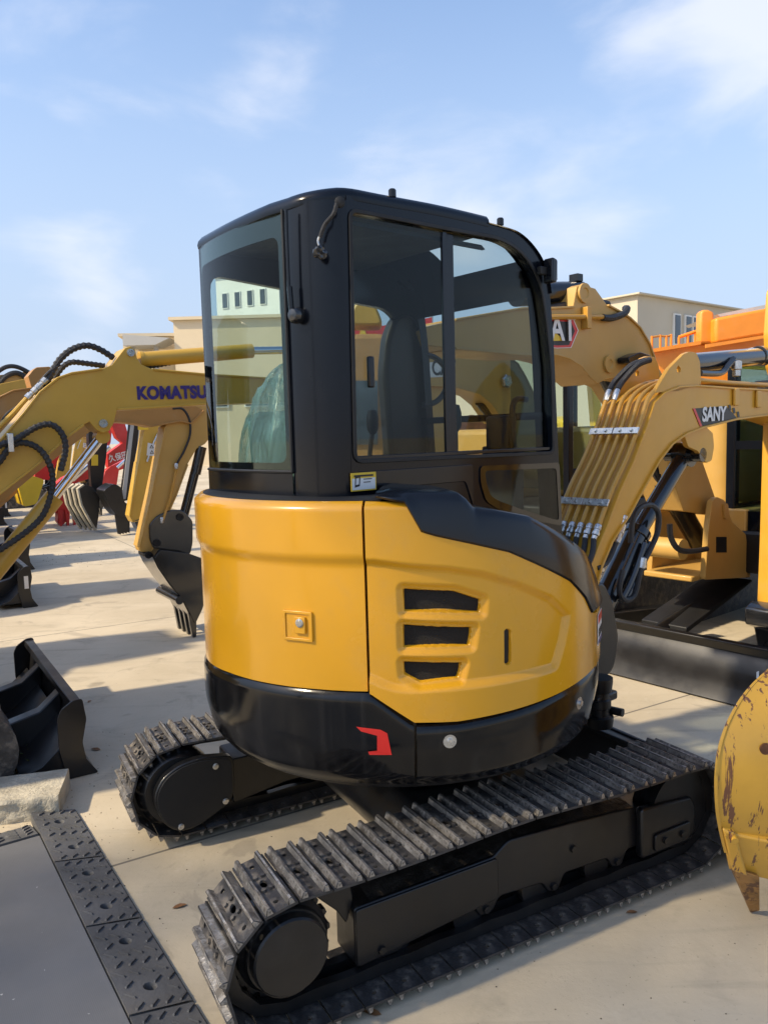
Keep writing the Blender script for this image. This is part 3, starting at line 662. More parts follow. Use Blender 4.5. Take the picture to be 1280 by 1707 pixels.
def bowgrid(y0, y1, z0, z1, off, name, mat, n=16):
    m = MB(); rows = [[(rx(y0 + (y1 - y0) * k / n) + off, y0 + (y1 - y0) * k / n, z) for k in range(n + 1)] for z in (z0, z1)]
    m.grid(rows); return m.build(name, mat, cab, smooth=60)
bowgrid(YR0 + .004, YL, 1.565, ZR, 0, 'rear_pane', 'glass_rear')
sheet(dense([(YR0 + .004, 1.565), (YL, 1.565), (YL, ZR), (YR0 + .004, ZR)]), .003, 'rear_pane_border', 'frit', [dense(clear)])
m = MB(); m.grid([[(rx(y) - .006, y, 1.478), (rx(y) - .006, y, 1.556), (rx(y) + .01, y, 1.562)] for y in [YR0 + (YL - YR0) * k / 16 for k in range(17)]]); m.build('rear_sill', 'cabpaint', cab, smooth=60)
m = MB(); m.tube([(rx(YR0 + .004) - .004, YR0 + .002, z) for z in (1.562, ZR + .005)], .006, 6); m.tube([(rx(y) - .004, y, 1.562) for y in [YR0 + (YL - YR0) * k / 12 for k in range(13)]], .006, 6); m.build('pane_gasket', 'matte', cab)
# far side: door frame with big glass
YD = .47
DOOR = fillet([(-.528, 1.30), (.50, 1.30), (.52, 2.05), (.36, 2.24), (-.528, 2.30)], .06, 4)
dsh = [(p[0], p[1]) for p in SIDEo]; dsh = [(xrear + .02, 1.10), (xrear + .02, 2.41)] + [p for p in dsh if p[0] > xrear + .05 and p[1] > 1.2][2:] + [(SIDE[-2][0], 1.10)]
m = MB(); m.prism(dsh, YD - .03, YD, holes=[DOOR]); m.build('door', 'cabpaint', cab, smooth=30)
m = MB(); m.prism(inset(DOOR, .0), YD - .018, YD - .014); m.build('door_pane', 'glass_side', cab, smooth=0)
corner(YL, YD, -1, xrear + .021, 1.478, 2.405, 'corner_pillar', 'cabpaint')
# front screen: sheet along the front profile between the side panels
fr_ = [tuple(p) for p in SIDEo if p[0] > .33 and p[1] > 1.15]
m = MB(); m.grid([[(p[0] - .012, -.284, p[1]), (p[0] - .012, YD - .031, p[1])] for p in fr_ if p[1] < 2.215]); m.build('windscreen', 'glass_side', cab, smooth=60)
m = MB(); m.grid([[(p[0] - .004, y, p[1]) for y in (-.285, -.245)] + [(p[0] - .045, -.245, p[1] - .02)] for p in fr_]); m.build('front_pillar', 'cabpaint', cab, smooth=60)
m = MB(); m.grid([[(p[0] - .004, y, p[1]) for y in (YD - .03, YD - .07)] + [(p[0] - .045, YD - .07, p[1] - .02)] for p in fr_]); m.build('front_pillar', 'cabpaint', cab, smooth=60)
m = MB(); m.box(.56, .60, -.285, YD - .03, 1.20, 1.30); m.box(.535, .565, -.285, YD - .03, 1.72, 1.75); m.build('screen_bar', 'cabpaint', cab, bevel=.004)
# roof: rounded sheet with rolled edge
def ztr(x): return interp([(-.6, 2.402)] + [(p[0], p[1]) for p in SIDEo[1:] if p[0] < .50 and p[1] > 2.2], x)
def outline(d):
    x0, x1, y0, y1 = xrear - .004 + d, .20, -.3225 + d, YD + .004 - d; r = .17 - d * .5; out = []
    for k in range(9): a = pi / 2 * k / 8; out.append((x0 + r - r * sin(a) * 1, y0 + r - r * cos(a)))   # right-rear
    k0 = out[::-1]; out = []
    out += [(x1 - (x1 - (x0 + r)) * 1.0 * j / 14, y0) for j in range(14)]
    out += [(x0 + r - r * sin(pi / 2 * k / 10), y0 + r - r * cos(pi / 2 * k / 10)) for k in range(11)]
    r2 = .022
    bow = lambda y: -.030 * (1 - ((y - (y0 + y1) / 2) / ((y1 - y0) / 2)) ** 2)
    out += [(x0 + bow(y0 + r + (y1 - r2 - y0 - r) * k / 8) * .98 + .006, y0 + r + (y1 - r2 - y0 - r) * k / 8) for k in range(1, 8)]
    out += [(x0 + r2 - r2 * cos(pi / 2 * k / 8), y1 - r2 + r2 * sin(pi / 2 * k / 8)) for k in range(9)]
    out += [(x0 + r2 + (x1 - x0 - r2) * k / 12, y1) for k in range(1, 13)]
    return out
rows = []
for d, dz in ((.012, -.014), (.001, -.012), (-.001, .0), (.002, .014), (.012, .027), (.032, .034), (.10, .038), (.2, .042)):
    rows.append([(x, y, ztr(x) + dz) for x, y in outline(d)])
m = MB(); m.grid(rows); n_ = len(rows[0]); m.add(rows[-1], [tuple(range(n_))]); m.build('roof', 'cabpaint', cab, smooth=45)
m = MB(); o_ = outline(.03); m.add([(x, y, ztr(x) - .035) for x, y in o_], [tuple(range(len(o_)))]); m.build('headliner', 'interior', cab, smooth=0)
hd = [(.19, ztr(.19))] + [tuple(p) for p in SIDEo if p[0] > .20 and p[1] > 2.2]
hq = []
for (x0_, z0_), (x1_, z1_) in zip(hd, hd[1:]):
    for k in range(3): hq.append((x0_ + (x1_ - x0_) * k / 3, z0_ + (z1_ - z0_) * k / 3))
hq.append(hd[-1]); nh = len(hq); lift_ = lambda i: .034 * (1 - sstep(0, nh, i))
for nm, ya, yb, i0, i1, mt_ in (('front_header', -.330, -.235, 0, nh, 'cabpaint'), ('front_header', .165, YD + .01, 0, nh, 'cabpaint'), ('front_header', -.235, .165, int(nh * .62), nh, 'cabpaint'), ('roof_light', -.235, .165, 0, int(nh * .62) + 1, 'glass_side')):
    m = MB(); m.grid([[(x, ya + (yb - ya) * k / 6, z + lift_(i0 + i) * (.02 + .98 * sstep(0, .09, min(ya + (yb - ya) * k / 6 + .332, YD + .012 - ya - (yb - ya) * k / 6)))) for k in range(7)] for i, (x, z) in enumerate(hq[i0:i1])]); m.build(nm, mt_, cab, smooth=60)
for x in (-.24, .285):
    MB().lathe((x, -.30, interp([(q[0], q[1]) for q in hq], x) + .014 if x > .2 else ztr(x) + .028), (0, 0, 1), [(.013, 0), (.013, .022), (.010, .026), (.001, .027)], 12).build('roof_knob', 'cap', cab)
m = MB(); m.prism(fillet([(-.45, 2.36), (.20, 2.36), (.22, 2.345), (-.45, 2.345)], .004, 2), -.284, -.27); m.build('inner_rail', 'interior', cab)
# rubber antenna, ball foot
ax_, ay_ = xrear - .001, -.185
A0 = [[-0.195,2.06],[-0.197,2.383]]
m = MB(); m.tube(spline([(xrear - .022, A0[0][0], A0[0][1] + .02), (xrear - .026, A0[0][0] + .004, A0[0][1] + .10), (xrear - .028, A0[1][0] + .002, A0[1][1])], 5), .0055, 8); m.build('antenna', 'cap', cab)
m = MB(); m.tube([(xrear - .021, A0[0][0], A0[0][1]), (xrear - .024, A0[0][0] + .003, A0[0][1] + .09)], .009, 8); m.build('antenna_sleeve', 'cap', cab)
MB().lathe((xrear + .012, A0[0][0] - .004, A0[0][1]), (-1, -.25, 0), [(.020, 0), (.024, .012), (.027, .02), (.026, .034), (.018, .044), (.001, .047)], 18).build('antenna_foot', 'cylblack', cab)
# loose work-lamp wire with a taped plug
P = [[-0.366,2.373],[-0.356,2.344],[-0.326,2.322],[-0.313,2.302],[-0.305,2.284]]
WX = [-.506, -.512, -.520, -.525, -.528]
pts = [(x - .012, y, z) for x, (y, z) in zip(WX, P)]
m = MB(); m.tube(spline(pts, 5), .0065, 8); m.build('wire_sleeve', 'hose', cab)
MB().lathe((pts[0][0] + .012, pts[0][1], pts[0][2] + .006), (-.6, -.8, 0), [(.016, -.006), (.016, .004), (.008, .008)], 14).build('wire_grommet', 'matte', cab)
m = MB(); m.tube(spline([pts[-2], (pts[-1][0] - .004, pts[-1][1] + .006, pts[-1][2] - .01), (pts[-1][0] + .002, pts[-1][1], pts[-1][2] - .035)], 5), .0035, 6); m.build('wire', 'steel', cab)
b_ = bmesh.new(); bmesh.ops.create_icosphere(b_, subdivisions=3, radius=.021)
for v in b_.verts: v.co *= 1 + .55 * noise.noise(v.co * 70) ; v.co.z *= .9
me = bpy.data.meshes.new('taped_plug'); b_.to_mesh(me); b_.free(); me.materials.append(M['cylblack']); o = bpy.data.objects.new('taped_plug', me); COL.objects.link(o); o.parent = cab; o.location = (pts[-1][0], pts[-1][1] + .002, pts[-1][2] - .045)
# warning sticker
q = [[-0.467,1.557],[-0.364,1.557],[-0.363,1.498],[-0.467,1.497]]
x0, x1, z0, z1 = q[0][0], q[1][0], q[2][1], q[0][1]
m = MB(); m.box(x0, x1, -.3268, -.3252, z0, z1); stick_ = m.build('warning_sticker', 'label_yellow', cab)
MB().box(x0 + .004, x1 - .004, -.3276, -.3270, z0 + .004, z1 - .018).build('sticker_field', 'white', stick_)
text('sticker_text', 'LOCK THE LEVER', .011, 'blackprint', stick_, (x0 + .008, -.3270, z1 - .014), (1, 0, 0), (0, 0, 1), .0004) if False else None
for k in range(3): MB().box(x0 + .050, x1 - .012 - .006 * k, -.3280, -.3277, z0 + .046 - k * .010, z0 + .049 - k * .010).build('print_line', 'blackprint', stick_)
m = MB(); m.prism([(x0 + .014, z0 + .012), (x0 + .034, z0 + .016), (x0 + .038, z0 + .050), (x0 + .016, z0 + .046)], -.3281, -.3277, holes=[[(x0 + .018, z0 + .020), (x0 + .031, z0 + .022), (x0 + .033, z0 + .044), (x0 + .020, z0 + .041)]]); m.build('print_figure', 'blackprint', stick_)
m = MB(); m.box(x0 + .012, x1 - .012, -.3275, -.3269, z1 - .013, z1 - .007); m.build('print_heading', 'blackprint', stick_)
# work lamp on the front corner
L0 = [[0.501,2.286]][0]
lampo = empty('work_lamp', (L0[0], -.345, L0[1]), 0, cab)
m = MB(); m.prism(fillet([(-.014, -.045), (.016, -.045), (.022, .042), (-.010, .050)], .010, 3), -.035, .012); m.build('lamp_housing', 'cap', lampo, bevel=.006)
m = MB(); m.box(-.05, -.013, -.01, .010, -.015, .015); m.build('lamp_bracket', 'matte', lampo, bevel=.003)
MB().box(.0215, .0235, -.030, .008, -.034, .034).build('lamp_glass', 'lamp', lampo)

# ---- inside the cab: floor, wrapped seat, consoles
m = MB(); m.box(-.50, .56, -.28, .43, 1.02, 1.06); m.build('cab_floor', 'interior', ex)
m = MB(); m.box(-.53, -.10, -.28, .43, 1.06, 1.30); m.build('seat_box', 'interior', ex, bevel=.02)
seat = empty('seat', (-.25, .12, 1.28), 0, ex)
m = MB(); m.box(-.20, .26, -.22, .22, .0, .12); m.build('cushion', 'seat', seat, bevel=.04, seg=4)
m = MB(); m.prism(fillet([(-.20, .08), (-.08, .08), (-.12, .46), (-.16, .50), (-.22, .48)], .03, 3), -.20, .20); m.build('backrest', 'seat', seat, bevel=.03, seg=3)
b_ = bmesh.new(); bmesh.ops.create_icosphere(b_, subdivisions=5, radius=1)
for v in b_.verts:
    p = v.co.copy(); th = math.atan2(p.y, p.x)
    fold = .075 * noise.noise(Vector((p.x * 5, p.y * 5, p.z * 1.2 + 3))) + .045 * abs(noise.noise(Vector((p.x * 13, p.y * 13, p.z * 3 + 7)))) + .02 * noise.noise(Vector((p.x * 30, p.y * 30, p.z * 6)))
    f = 1 + fold; zz = max(-.85, p.z)
    v.co = Vector((p.x * .13 * f * (1.12 - .35 * zz) - .135, p.y * .30 * f * (1.06 - .26 * zz), .34 + zz * .33 * f))
me = bpy.data.meshes.new('plastic_cover'); b_.to_mesh(me); b_.free()
for p in me.polygons: p.use_smooth = True
me.materials.append(M['plastic']); o = bpy.data.objects.new('plastic_cover', me); COL.objects.link(o); o.parent = seat
for s in (-1, 1):
    m = MB(); m.box(-.15, .18, s * .26 - .05 + .06, s * .26 + .05 + .06, 1.30, 1.52); m.build('console', 'interior', ex, bevel=.02)
    m = MB(); m.tube(spline([(.12, s * .26 + .06, 1.51), (.13, s * .26 + .06, 1.60), (.14, s * .25 + .06, 1.70)], 4), .010, 8); m.lathe((.14, s * .25 + .06, 1.68), (0, 0, 1), [(.012, 0), (.024, .02), (.026, .07), (.018, .10), (.001, .105)], 14); m.build('joystick', 'matte', ex)
m = MB(); m.prism(fillet([(.40, 1.06), (.46, 1.06), (.47, 1.60), (.40, 1.62)], .01, 2), -.25, -.08); m.build('side_console', 'interior', ex, bevel=.01)
m = MB(); m.box(.39, .44, -.24, -.11, 1.60, 1.74); m.build('display', 'matte', ex, bevel=.012)
for s in (-.05, .05):
    m = MB(); m.tube(spline([(.42, .08 + s, 1.06), (.40, .08 + s, 1.35), (.36, .08 + s, 1.48)], 4), .010, 8); m.build('travel_lever', 'matte', ex)
m = MB(); pg = [(.36 + .012 * cos(k), -.235, 1.72 + .0 * k) for k in range(3)]
m.tube(spline([(.44, -.262, 1.58), (.40, -.262, 1.60), (.385, -.262, 1.66), (.385, -.262, 1.76), (.41, -.262, 1.80), (.47, -.262, 1.80)], 5), .012, 8); m.build('grab_handle', 'matte', ex)

# ---- swing bracket
m = MB(); m.prism(fillet([(.62, .62), (.80, .56), (.96, .60), (1.00, .74), (.95, .92), (.88, 1.02), (.74, 1.0), (.62, .84)], .04, 3), -.34, -.13); m.build('swing_bracket', 'under', ex, bevel=.012)
c = [[0.911,0.597]][0]
MB().lathe((.80, -.375, .40), (0, 0, 1), [(.030, 0), (.055, 0), (.058, .03), (.058, .045), (.040, .05), (.040, .08), (.048, .085), (.048, .12), (.040, .125), (.040, .15), (.05, .155), (.055, .20), (.055, .215), (.03, .217)], 20).build('swing_pin', 'under', ex)
m = MB(); m.box(.76, .90, -.40, -.20, .50, .54); m.build('pin_lug', 'under', ex, bevel=.01)
m = MB(); m.cyl((.86, -.35, .455), (.875, -.44, .455), .018, n=10); m.build('grease_plug', 'under', ex)

# ---- boom with pipes
YN, YF = -.35, -.11
BP = [[0.733,1.024],[0.775,1.121],[0.873,1.252],[0.97,1.4],[1.075,1.526],[1.178,1.678],[1.24,1.785],[1.325,1.831],[1.454,1.861],[1.622,1.869],[1.999,1.861],[2.447,1.858],[2.875,1.819],[3.024,1.728],[2.927,1.65],[2.454,1.73],[2.004,1.705],[1.667,1.667],[1.523,1.641],[1.395,1.596],[1.284,1.522],[1.148,1.393],[1.044,1.291],[0.918,1.19],[0.839,1.086],[0.796,0.988]]
boom = MB(); boom.prism(BP, YN, YF); boom = boom.build('boom', 'yellow', ex, bevel=.004)
m = MB(); m.ribbon([(p[0], p[1]) for p in BP[1:13]], .010, YN - .012, YF + .012); m.build('top_flange', 'yellow', boom, bevel=.003)
m = MB(); m.ribbon([(p[0], p[1]) for p in BP[15:26]], .010, YN - .012, YF + .012); m.build('bottom_flange', 'yellow', boom, bevel=.003)
EAR = [[1.25,1.831],[1.369,1.942],[1.498,2.015],[1.552,2.029],[1.613,2.026],[1.648,1.987],[1.662,1.879],[1.454,1.841]]
EH = [[1.452,1.961],[1.473,1.948],[1.473,1.931],[1.447,1.925],[1.436,1.944]]
for y0 in (YN, YF - .02):
    m = MB(); m.prism(fillet(EAR, .01, 2), y0, y0 + .02, holes=[EH]); m.build('cylinder_ear', 'yellow', boom, bevel=.003)
m = MB(); lug = [[1.529,1.661],[1.732,1.681],[1.822,1.638],[1.836,1.568],[1.814,1.5],[1.761,1.49],[1.677,1.553],[1.586,1.576]]
m.prism(fillet(lug, .012, 3), YN + .02, YN + .045); m.prism(fillet(lug, .012, 3), YF - .045, YF - .02); m.build('cylinder_lug', 'yellow', boom, bevel=.003)
# six pipes along the back of the boom
back = [[0.795,1.271],[0.855,1.377],[0.943,1.488],[1.037,1.602],[1.13,1.714]]
def lift(pts, d):
    out = []
    for i, p in enumerate(pts):
        a, b_ = pts[max(i - 1, 0)], pts[min(i + 1, len(pts) - 1)]; t = (Vector(b_) - Vector(a)).normalized(); n = Vector((-t.y, t.x)); out.append((p[0] + n.x * d, p[1] + n.y * d))
    return out
spine = [(p[0], p[1]) for p in BP[2:12]]
ys = [YF + .01 - k * (YF - YN + .0) / 5.3 for k in range(6)]
ys = [-.115, -.160, -.205, -.250, -.295, -.338]
for k, y in enumerate(ys):
    n_end = (5, 5, 10, 10, 10, 10)[k]
    pth = lift(spine, .030)[:n_end]
    pts = [(p[0], y, p[1]) for p in pth]
    m = MB(); m.tube(spline(pts, 4), .0105, 10); m.build('pipe', 'tube', boom)
    b0 = Vector(pts[0]); d = (Vector(pts[0]) - Vector(pts[1])).normalized()
    MB().lathe(b0 + d * .002, d, [(.013, 0), (.0155, .004), (.0155, .022), (.013, .024), (.013, .034), (.0165, .036), (.0165, .05), (.012, .054), (.012, .07), (.010, .072)], 10).build('pipe_fitting', 'steel', boom)
    e = b0 + d * .07; m = MB(); m.tube(spline([e, e + d * .10 + Vector((0, -.004 * k, 0)), e + d * .24 + Vector((-.05, 0, -.02)), e + d * .34 + Vector((-.10, 0, -.08))], 5), .012, 8); m.build('hose', 'hose', boom)
    if n_end == 5:
        e0 = Vector(pts[-1]); d = (e0 - Vector(pts[-2])).normalized(); MB().lathe(e0, d, [(.014, 0), (.016, .02), (.016, .05), (.012, .06)], 10).build('pipe_fitting', 'steel', boom)
        h0 = e0 + d * .06; h1 = Vector((EAR[0][0] + .16, -.20 - .03 * k, EAR[2][1] - .02)); m = MB(); m.tube(spline([h0, h0 + d * .05 + Vector((.02, 0, 0)), h0.lerp(h1, .6) + Vector((0, 0, .03)), h1], 6), .014, 8); m.build('hose', 'hose', boom)
for cl in ([[0.826,1.308],[0.93,1.372]], [[1.083,1.653],[1.135,1.686]]):
    pass
def clampbar(s0):
    sp3 = lift(spine, .030); i = s0[0]; f = s0[1]; a, b_ = Vector(sp3[i]), Vector(sp3[i + 1]); p = a.lerp(b_, f); t = (b_ - a).normalized(); n = Vector((-t.y, t.x))
    for y0, y1 in ((-.222, -.098), (-.355, -.226)):
        m = MB(); q = [p + t * .017 + n * .009, p - t * .017 + n * .009, p - t * .017 + n * .017, p + t * .017 + n * .017]
        m.prism([tuple(v) for v in q], y0, y1); o = m.build('pipe_clamp', 'steel', boom, bevel=.002)
        for yy in (y0 + .035, y1 - .035):
            c = p + n * .017; MB().cyl((c.x, yy, c.y), (c.x + n.x * .008, yy, c.y + n.y * .008), .008, n=6).build('clamp_bolt', 'steel', boom)
clampbar((0, .55)); clampbar((2, .75))
# small side brackets
for px_ in [[1.996,1.824],[2.241,1.814]]:
    MB().box(px_[0] - .025, px_[0] + .025, YN - .016, YN - .001, px_[1] - .05, px_[1] + .04).build('pipe_bracket', 'yellow', boom, bevel=.006)
# logo plate
LG = [[1.582,1.76],[1.91,1.772],[1.987,1.732],[2.026,1.708],[1.652,1.673]]
m = MB(); m.prism(LG, YN - .0022, YN - .0004); logo = m.build('logo_panel', 'blackprint', boom)
m = MB(); m.prism([LG[0], (LG[0][0] + .02, LG[0][1] + .0015), (LG[4][0] + .02, LG[4][1] + .002), LG[4]], YN - .0034, YN - .0024); m.build('logo_stripe', 'redprint', logo)
tA = [[1.668,1.699],[1.894,1.709]]
text('logo_text', 'SANY', .095, 'white', logo, (tA[0][0], YN - .004, tA[0][1]), (tA[1][0] - tA[0][0], 0, tA[1][1] - tA[0][1]), (0, 0, 1), .0006, .0032, sx=.93, shear=.1)
for p in [[1.941,1.763],[1.986,1.748],[2.031,1.729]]:
    MB().prism([(p[0] - .012, p[1] + .014), (p[0] + .010, p[1] + .016), (p[0] + .020, p[1] - .012), (p[0] - .002, p[1] - .014)], YN - .0034, YN - .0026).build('logo_square', 'blackprint', logo)
# boom cylinder in front of the boom
CA = [[1.727,1.533],[1.31,1.177],[1.152,1.046],[1.011,0.855]]
v3 = lambda p, y=-.23: Vector((p[0], y, p[1]))
d = (v3(CA[0]) - v3(CA[3])).normalized()
cylb = MB(); cylb.cyl(v3(CA[3]), v3(CA[1]), .058, n=28); cylb.cyl(v3(CA[1]) - d * .03, v3(CA[1]) + d * .012, .064, n=28); cylb = cylb.build('boom_cylinder', 'cylblack', ex, bevel=.004)
m = MB(); m.cyl(v3(CA[1]), v3(CA[0]), .040, n=24); m.build('cylinder_rod', 'cylblack', cylb)
m = MB(); m.cyl(v3(CA[0]) + Vector((0, -.10, 0)), v3(CA[0]) + Vector((0, .10, 0)), .035, n=20); m.cyl(v3(CA[0]) + Vector((0, -.04, 0)), v3(CA[0]) + Vector((0, .04, 0)), .062, n=24); m.build('cylinder_eye', 'cylblack', cylb)
off = Vector((-.02, -.10, 0))
for k, (rr, o2) in enumerate(((.014, Vector((.0, -.075, 0))), (.011, Vector((.05, -.07, 0))))):
    pts = [v3(CA[3]).lerp(v3(CA[1]), f) + o2 + Vector((.02 * sin(f * 5), 0, 0)) for f in (.12, .3, .5, .7, .88)]
    m = MB(); m.tube(spline(pts, 6), rr, 8); m.build('cylinder_pipe', 'cylblack', cylb)
H1 = [[1.121,1.156],[1.135,1.25],[1.183,1.307],[1.282,1.318],[1.348,1.273],[1.345,1.188],[1.284,1.109],[1.205,1.026],[1.157,0.914],[1.08,0.898],[1.033,0.947],[1.06,1.039]]
m = MB(); m.tube(spline([(p[0], -.315, p[1]) for p in H1], 5), .013, 8); m.build('hose', 'hose', cylb)
H2 = [[0.819,1.083],[0.888,1.097],[0.933,1.139],[0.959,1.176],[0.995,1.226],[1.014,1.264]]
m = MB(); m.tube(spline([(p[0], -.345, p[1]) for p in H2], 5), .012, 8); m.build('hose', 'hose', cylb)
for i, j in ((3, 4), (4, 5)):
    a, b_ = Vector((H2[i][0], -.345, H2[i][1])), Vector((H2[j][0], -.345, H2[j][1])); dd = (b_ - a).normalized(); MB().lathe(a, dd, [(.012, 0), (.017, .004), (.017, .03), (.013, .034), (.013, .05), (.016, .054), (.016, .07), (.011, .074)], 10).build('hose_fitting', 'steel', cylb)
a = Vector((H1[7][0], -.315, H1[7][1])); MB().lathe(a, (.2, 0, .6), [(.015, 0), (.018, .004), (.018, .05), (.012, .055)], 10).build('hose_fitting', 'steel', cylb)
# arm cylinder on top, arm, coupler
AC = [[1.775,1.991],[2.543,2.058]]
armc = MB(); armc.cyl(v3(AC[0]), v3(AC[1]), .050, n=26); armc.cyl(v3(AC[1]) - Vector((.05, 0, 0)), v3(AC[1]) + Vector((.02, 0, 0)), .056, n=26); armc = armc.build('arm_cylinder', 'cylblack', ex, bevel=.004)
m = MB(); m.cyl(v3(AC[1]), v3(AC[1]) + Vector((.25, 0, .02)), .028, n=18); m.build('cylinder_rod', 'chrome', armc)
m = MB(); q = [[1.76,1.938],[1.964,1.944],[2.038,1.983],[2.101,2.022]]; m.tube(spline([(p[0], -.29, p[1]) for p in q], 5), .016, 8); m.build('cylinder_pipe', 'cylblack', armc)
p = [[2.115,1.998]][0]; MB().lathe((p[0], -.30, p[1] - .02), (0, 0, 1), [(.012, -.05), (.02, -.045), (.02, -.015), (.026, -.01), (.026, .03), (.012, .035)], 12).build('hose_fitting', 'steel', armc)
ARM = [[2.759,2.45],[2.865,2.515],[3.047,2.426],[3.186,1.921],[3.382,1.617],[3.313,0.521],[3.143,0.382],[2.741,0.485],[2.728,0.613],[2.742,0.98],[2.754,1.736],[2.84,1.915],[2.765,2.012],[2.733,2.192]]
arm = MB(); arm.prism(fillet(ARM, .02, 3), -.31, -.15); arm = arm.build('arm', 'yellow', ex, bevel=.006)
m = MB(); m.cyl((ARM[11][0] + .02, -.40, ARM[11][1] - .02), (ARM[11][0] + .02, -.06, ARM[11][1] - .02), .045, n=20); m.build('arm_pin', 'matte', arm)
m = MB(); k_ = [[2.631,0.58],[2.722,0.61],[2.906,0.573],[3.297,0.479],[3.397,0.34],[3.143,0.066],[2.903,0.119],[2.815,0.272],[2.752,0.436],[2.635,0.476]]
m.prism(fillet(k_, .015, 2), -.34, -.12); m.build('coupler', 'cylblack', ex, bevel=.01)
m = MB(); BK = [[3.069,0.378],[3.69,0.266],[4.461,-0.108],[4.741,-0.608],[4.287,-0.827],[3.543,-0.525],[3.158,-0.087]]; m.prism(fillet(BK, .04, 3), -.45, 0.0); m.build('bucket', 'cylblack', ex, bevel=.01)
m = MB(); p = [[2.097,0.351]][0]; m.box(p[0] - .012, p[0] + .012, -.453, -.4505, p[1] - .02, p[1] + .02); m.build('bucket_label', 'white', ex)

# ------------------------------------------------------------------ rows of parked machines
def arm_plate(name, poly, yn, yf, mat, parent, flange=None, r=0, bevel=.004):
    m = MB(); m.prism(fillet(poly, r, 3) if r else poly, yn, yf); o = m.build(name, mat, parent, bevel=bevel)
    for a, b_ in flange or (): 
        m = MB(); m.ribbon([tuple(p) for p in poly[a:b_]], .012, yn - .012, yf + .012); m.build('flange', mat, o, bevel=.003)
    return o
def pin(parent, p, y0, y1, r, mat='steel'):
    m = MB(); m.lathe((p[0], y0, p[1]), (0, 1, 0), [(r * .45, -.004), (r * .5, -.006), (r * .55, -.010), (r, -.010), (r, .004)], 20); o = m.build('pin', mat, parent)
    m = MB(); m.cyl((p[0], y0, p[1]), (p[0], y1, p[1]), r * .85, n=14); m.build('pin_shaft', 'matte', parent); return o
def hose(parent, pts, y, r, mat='hose', spiral=False, n=6):
    P = spline([(p[0], (y if not isinstance(y, (list, tuple)) else y[i]), p[1]) for i, p in enumerate(pts)], n)
    if spiral:
        Q = []; L = sum((b_ - a).length for a, b_ in zip(P, P[1:])); k = max(8, int(L / (r * .75))); d = [0]
        for a, b_ in zip(P, P[1:]): d.append(d[-1] + (b_ - a).length)
        j = 0
        for i in range(k + 1):
            s = L * i / k
            while j < len(P) - 2 and d[j + 1] < s: j += 1
            Q.append(P[j].lerp(P[j + 1], min(1, max(0, (s - d[j]) / max(d[j + 1] - d[j], 1e-6)))))
        m = MB(); m.tube(Q, r, 8, wave=.13)
    else: m = MB(); m.tube(P, r, 8)
    return m.build('hose', mat, parent)
def shadow_body(parent, x0, paint_, cabh=2.45, yoff=0.):
    """the rest of a parked machine behind its boom: two tracks, house, cab"""
    for s in (-1, 1):
        t = MB(); pts = [(x0 - 1.95 + .22 + .22 * cos(a), .22 + .22 * sin(a)) for a in [pi / 2 + pi * k / 10 for k in range(11)]] + [(x0 - .22 + .22 * cos(a), .22 + .22 * sin(a)) for a in [-pi / 2 + pi * k / 10 for k in range(11)]]
        t.prism(pts, yoff + s * .62 - .15, yoff + s * .62 + .15); to = t.build('track', 'track', parent)
        g_ = MB()
        for k in range(19): xx = x0 - 1.78 + k * .094; g_.box(xx, xx + .02, yoff + s * .62 - .152, yoff + s * .62 + .152, .425, .455)
        g_.build('grousers', 'grouser', to)
    m = MB(); m.prism([(x0 - .98 + .82 * cos(a) * 1.02, yoff + .76 * sin(a)) for a in [2 * pi * k / 36 for k in range(36)]], .56, 1.38, 'xy'); m.build('house', paint_, parent, bevel=.06, seg=4)
    m = MB(); m.prism(fillet([(x0 - 1.45, .9), (x0 - .42, .9), (x0 - .36, 1.7), (x0 - .62, cabh), (x0 - 1.40, cabh)], .08, 4), yoff - .05, yoff + .72, holes=[fillet([(x0 - 1.36, 1.45), (x0 - .46, 1.45), (x0 - .46, 1.75), (x0 - .66, cabh - .1), (x0 - 1.32, cabh - .1)], .05, 3)]); c = m.build('cab', 'cabpaint', parent)
    m = MB(); m.box(x0 - 1.46, x0 - .6, yoff - .06, yoff + .73, cabh - .01, cabh + .04); m.build('cab_roof', 'cabpaint', parent, bevel=.03)
    m = MB(); m.box(x0 - .75, x0 - .1, yoff - .45, yoff - .20, .55, .95); m.build('boom_bracket', paint_, parent, bevel=.03)
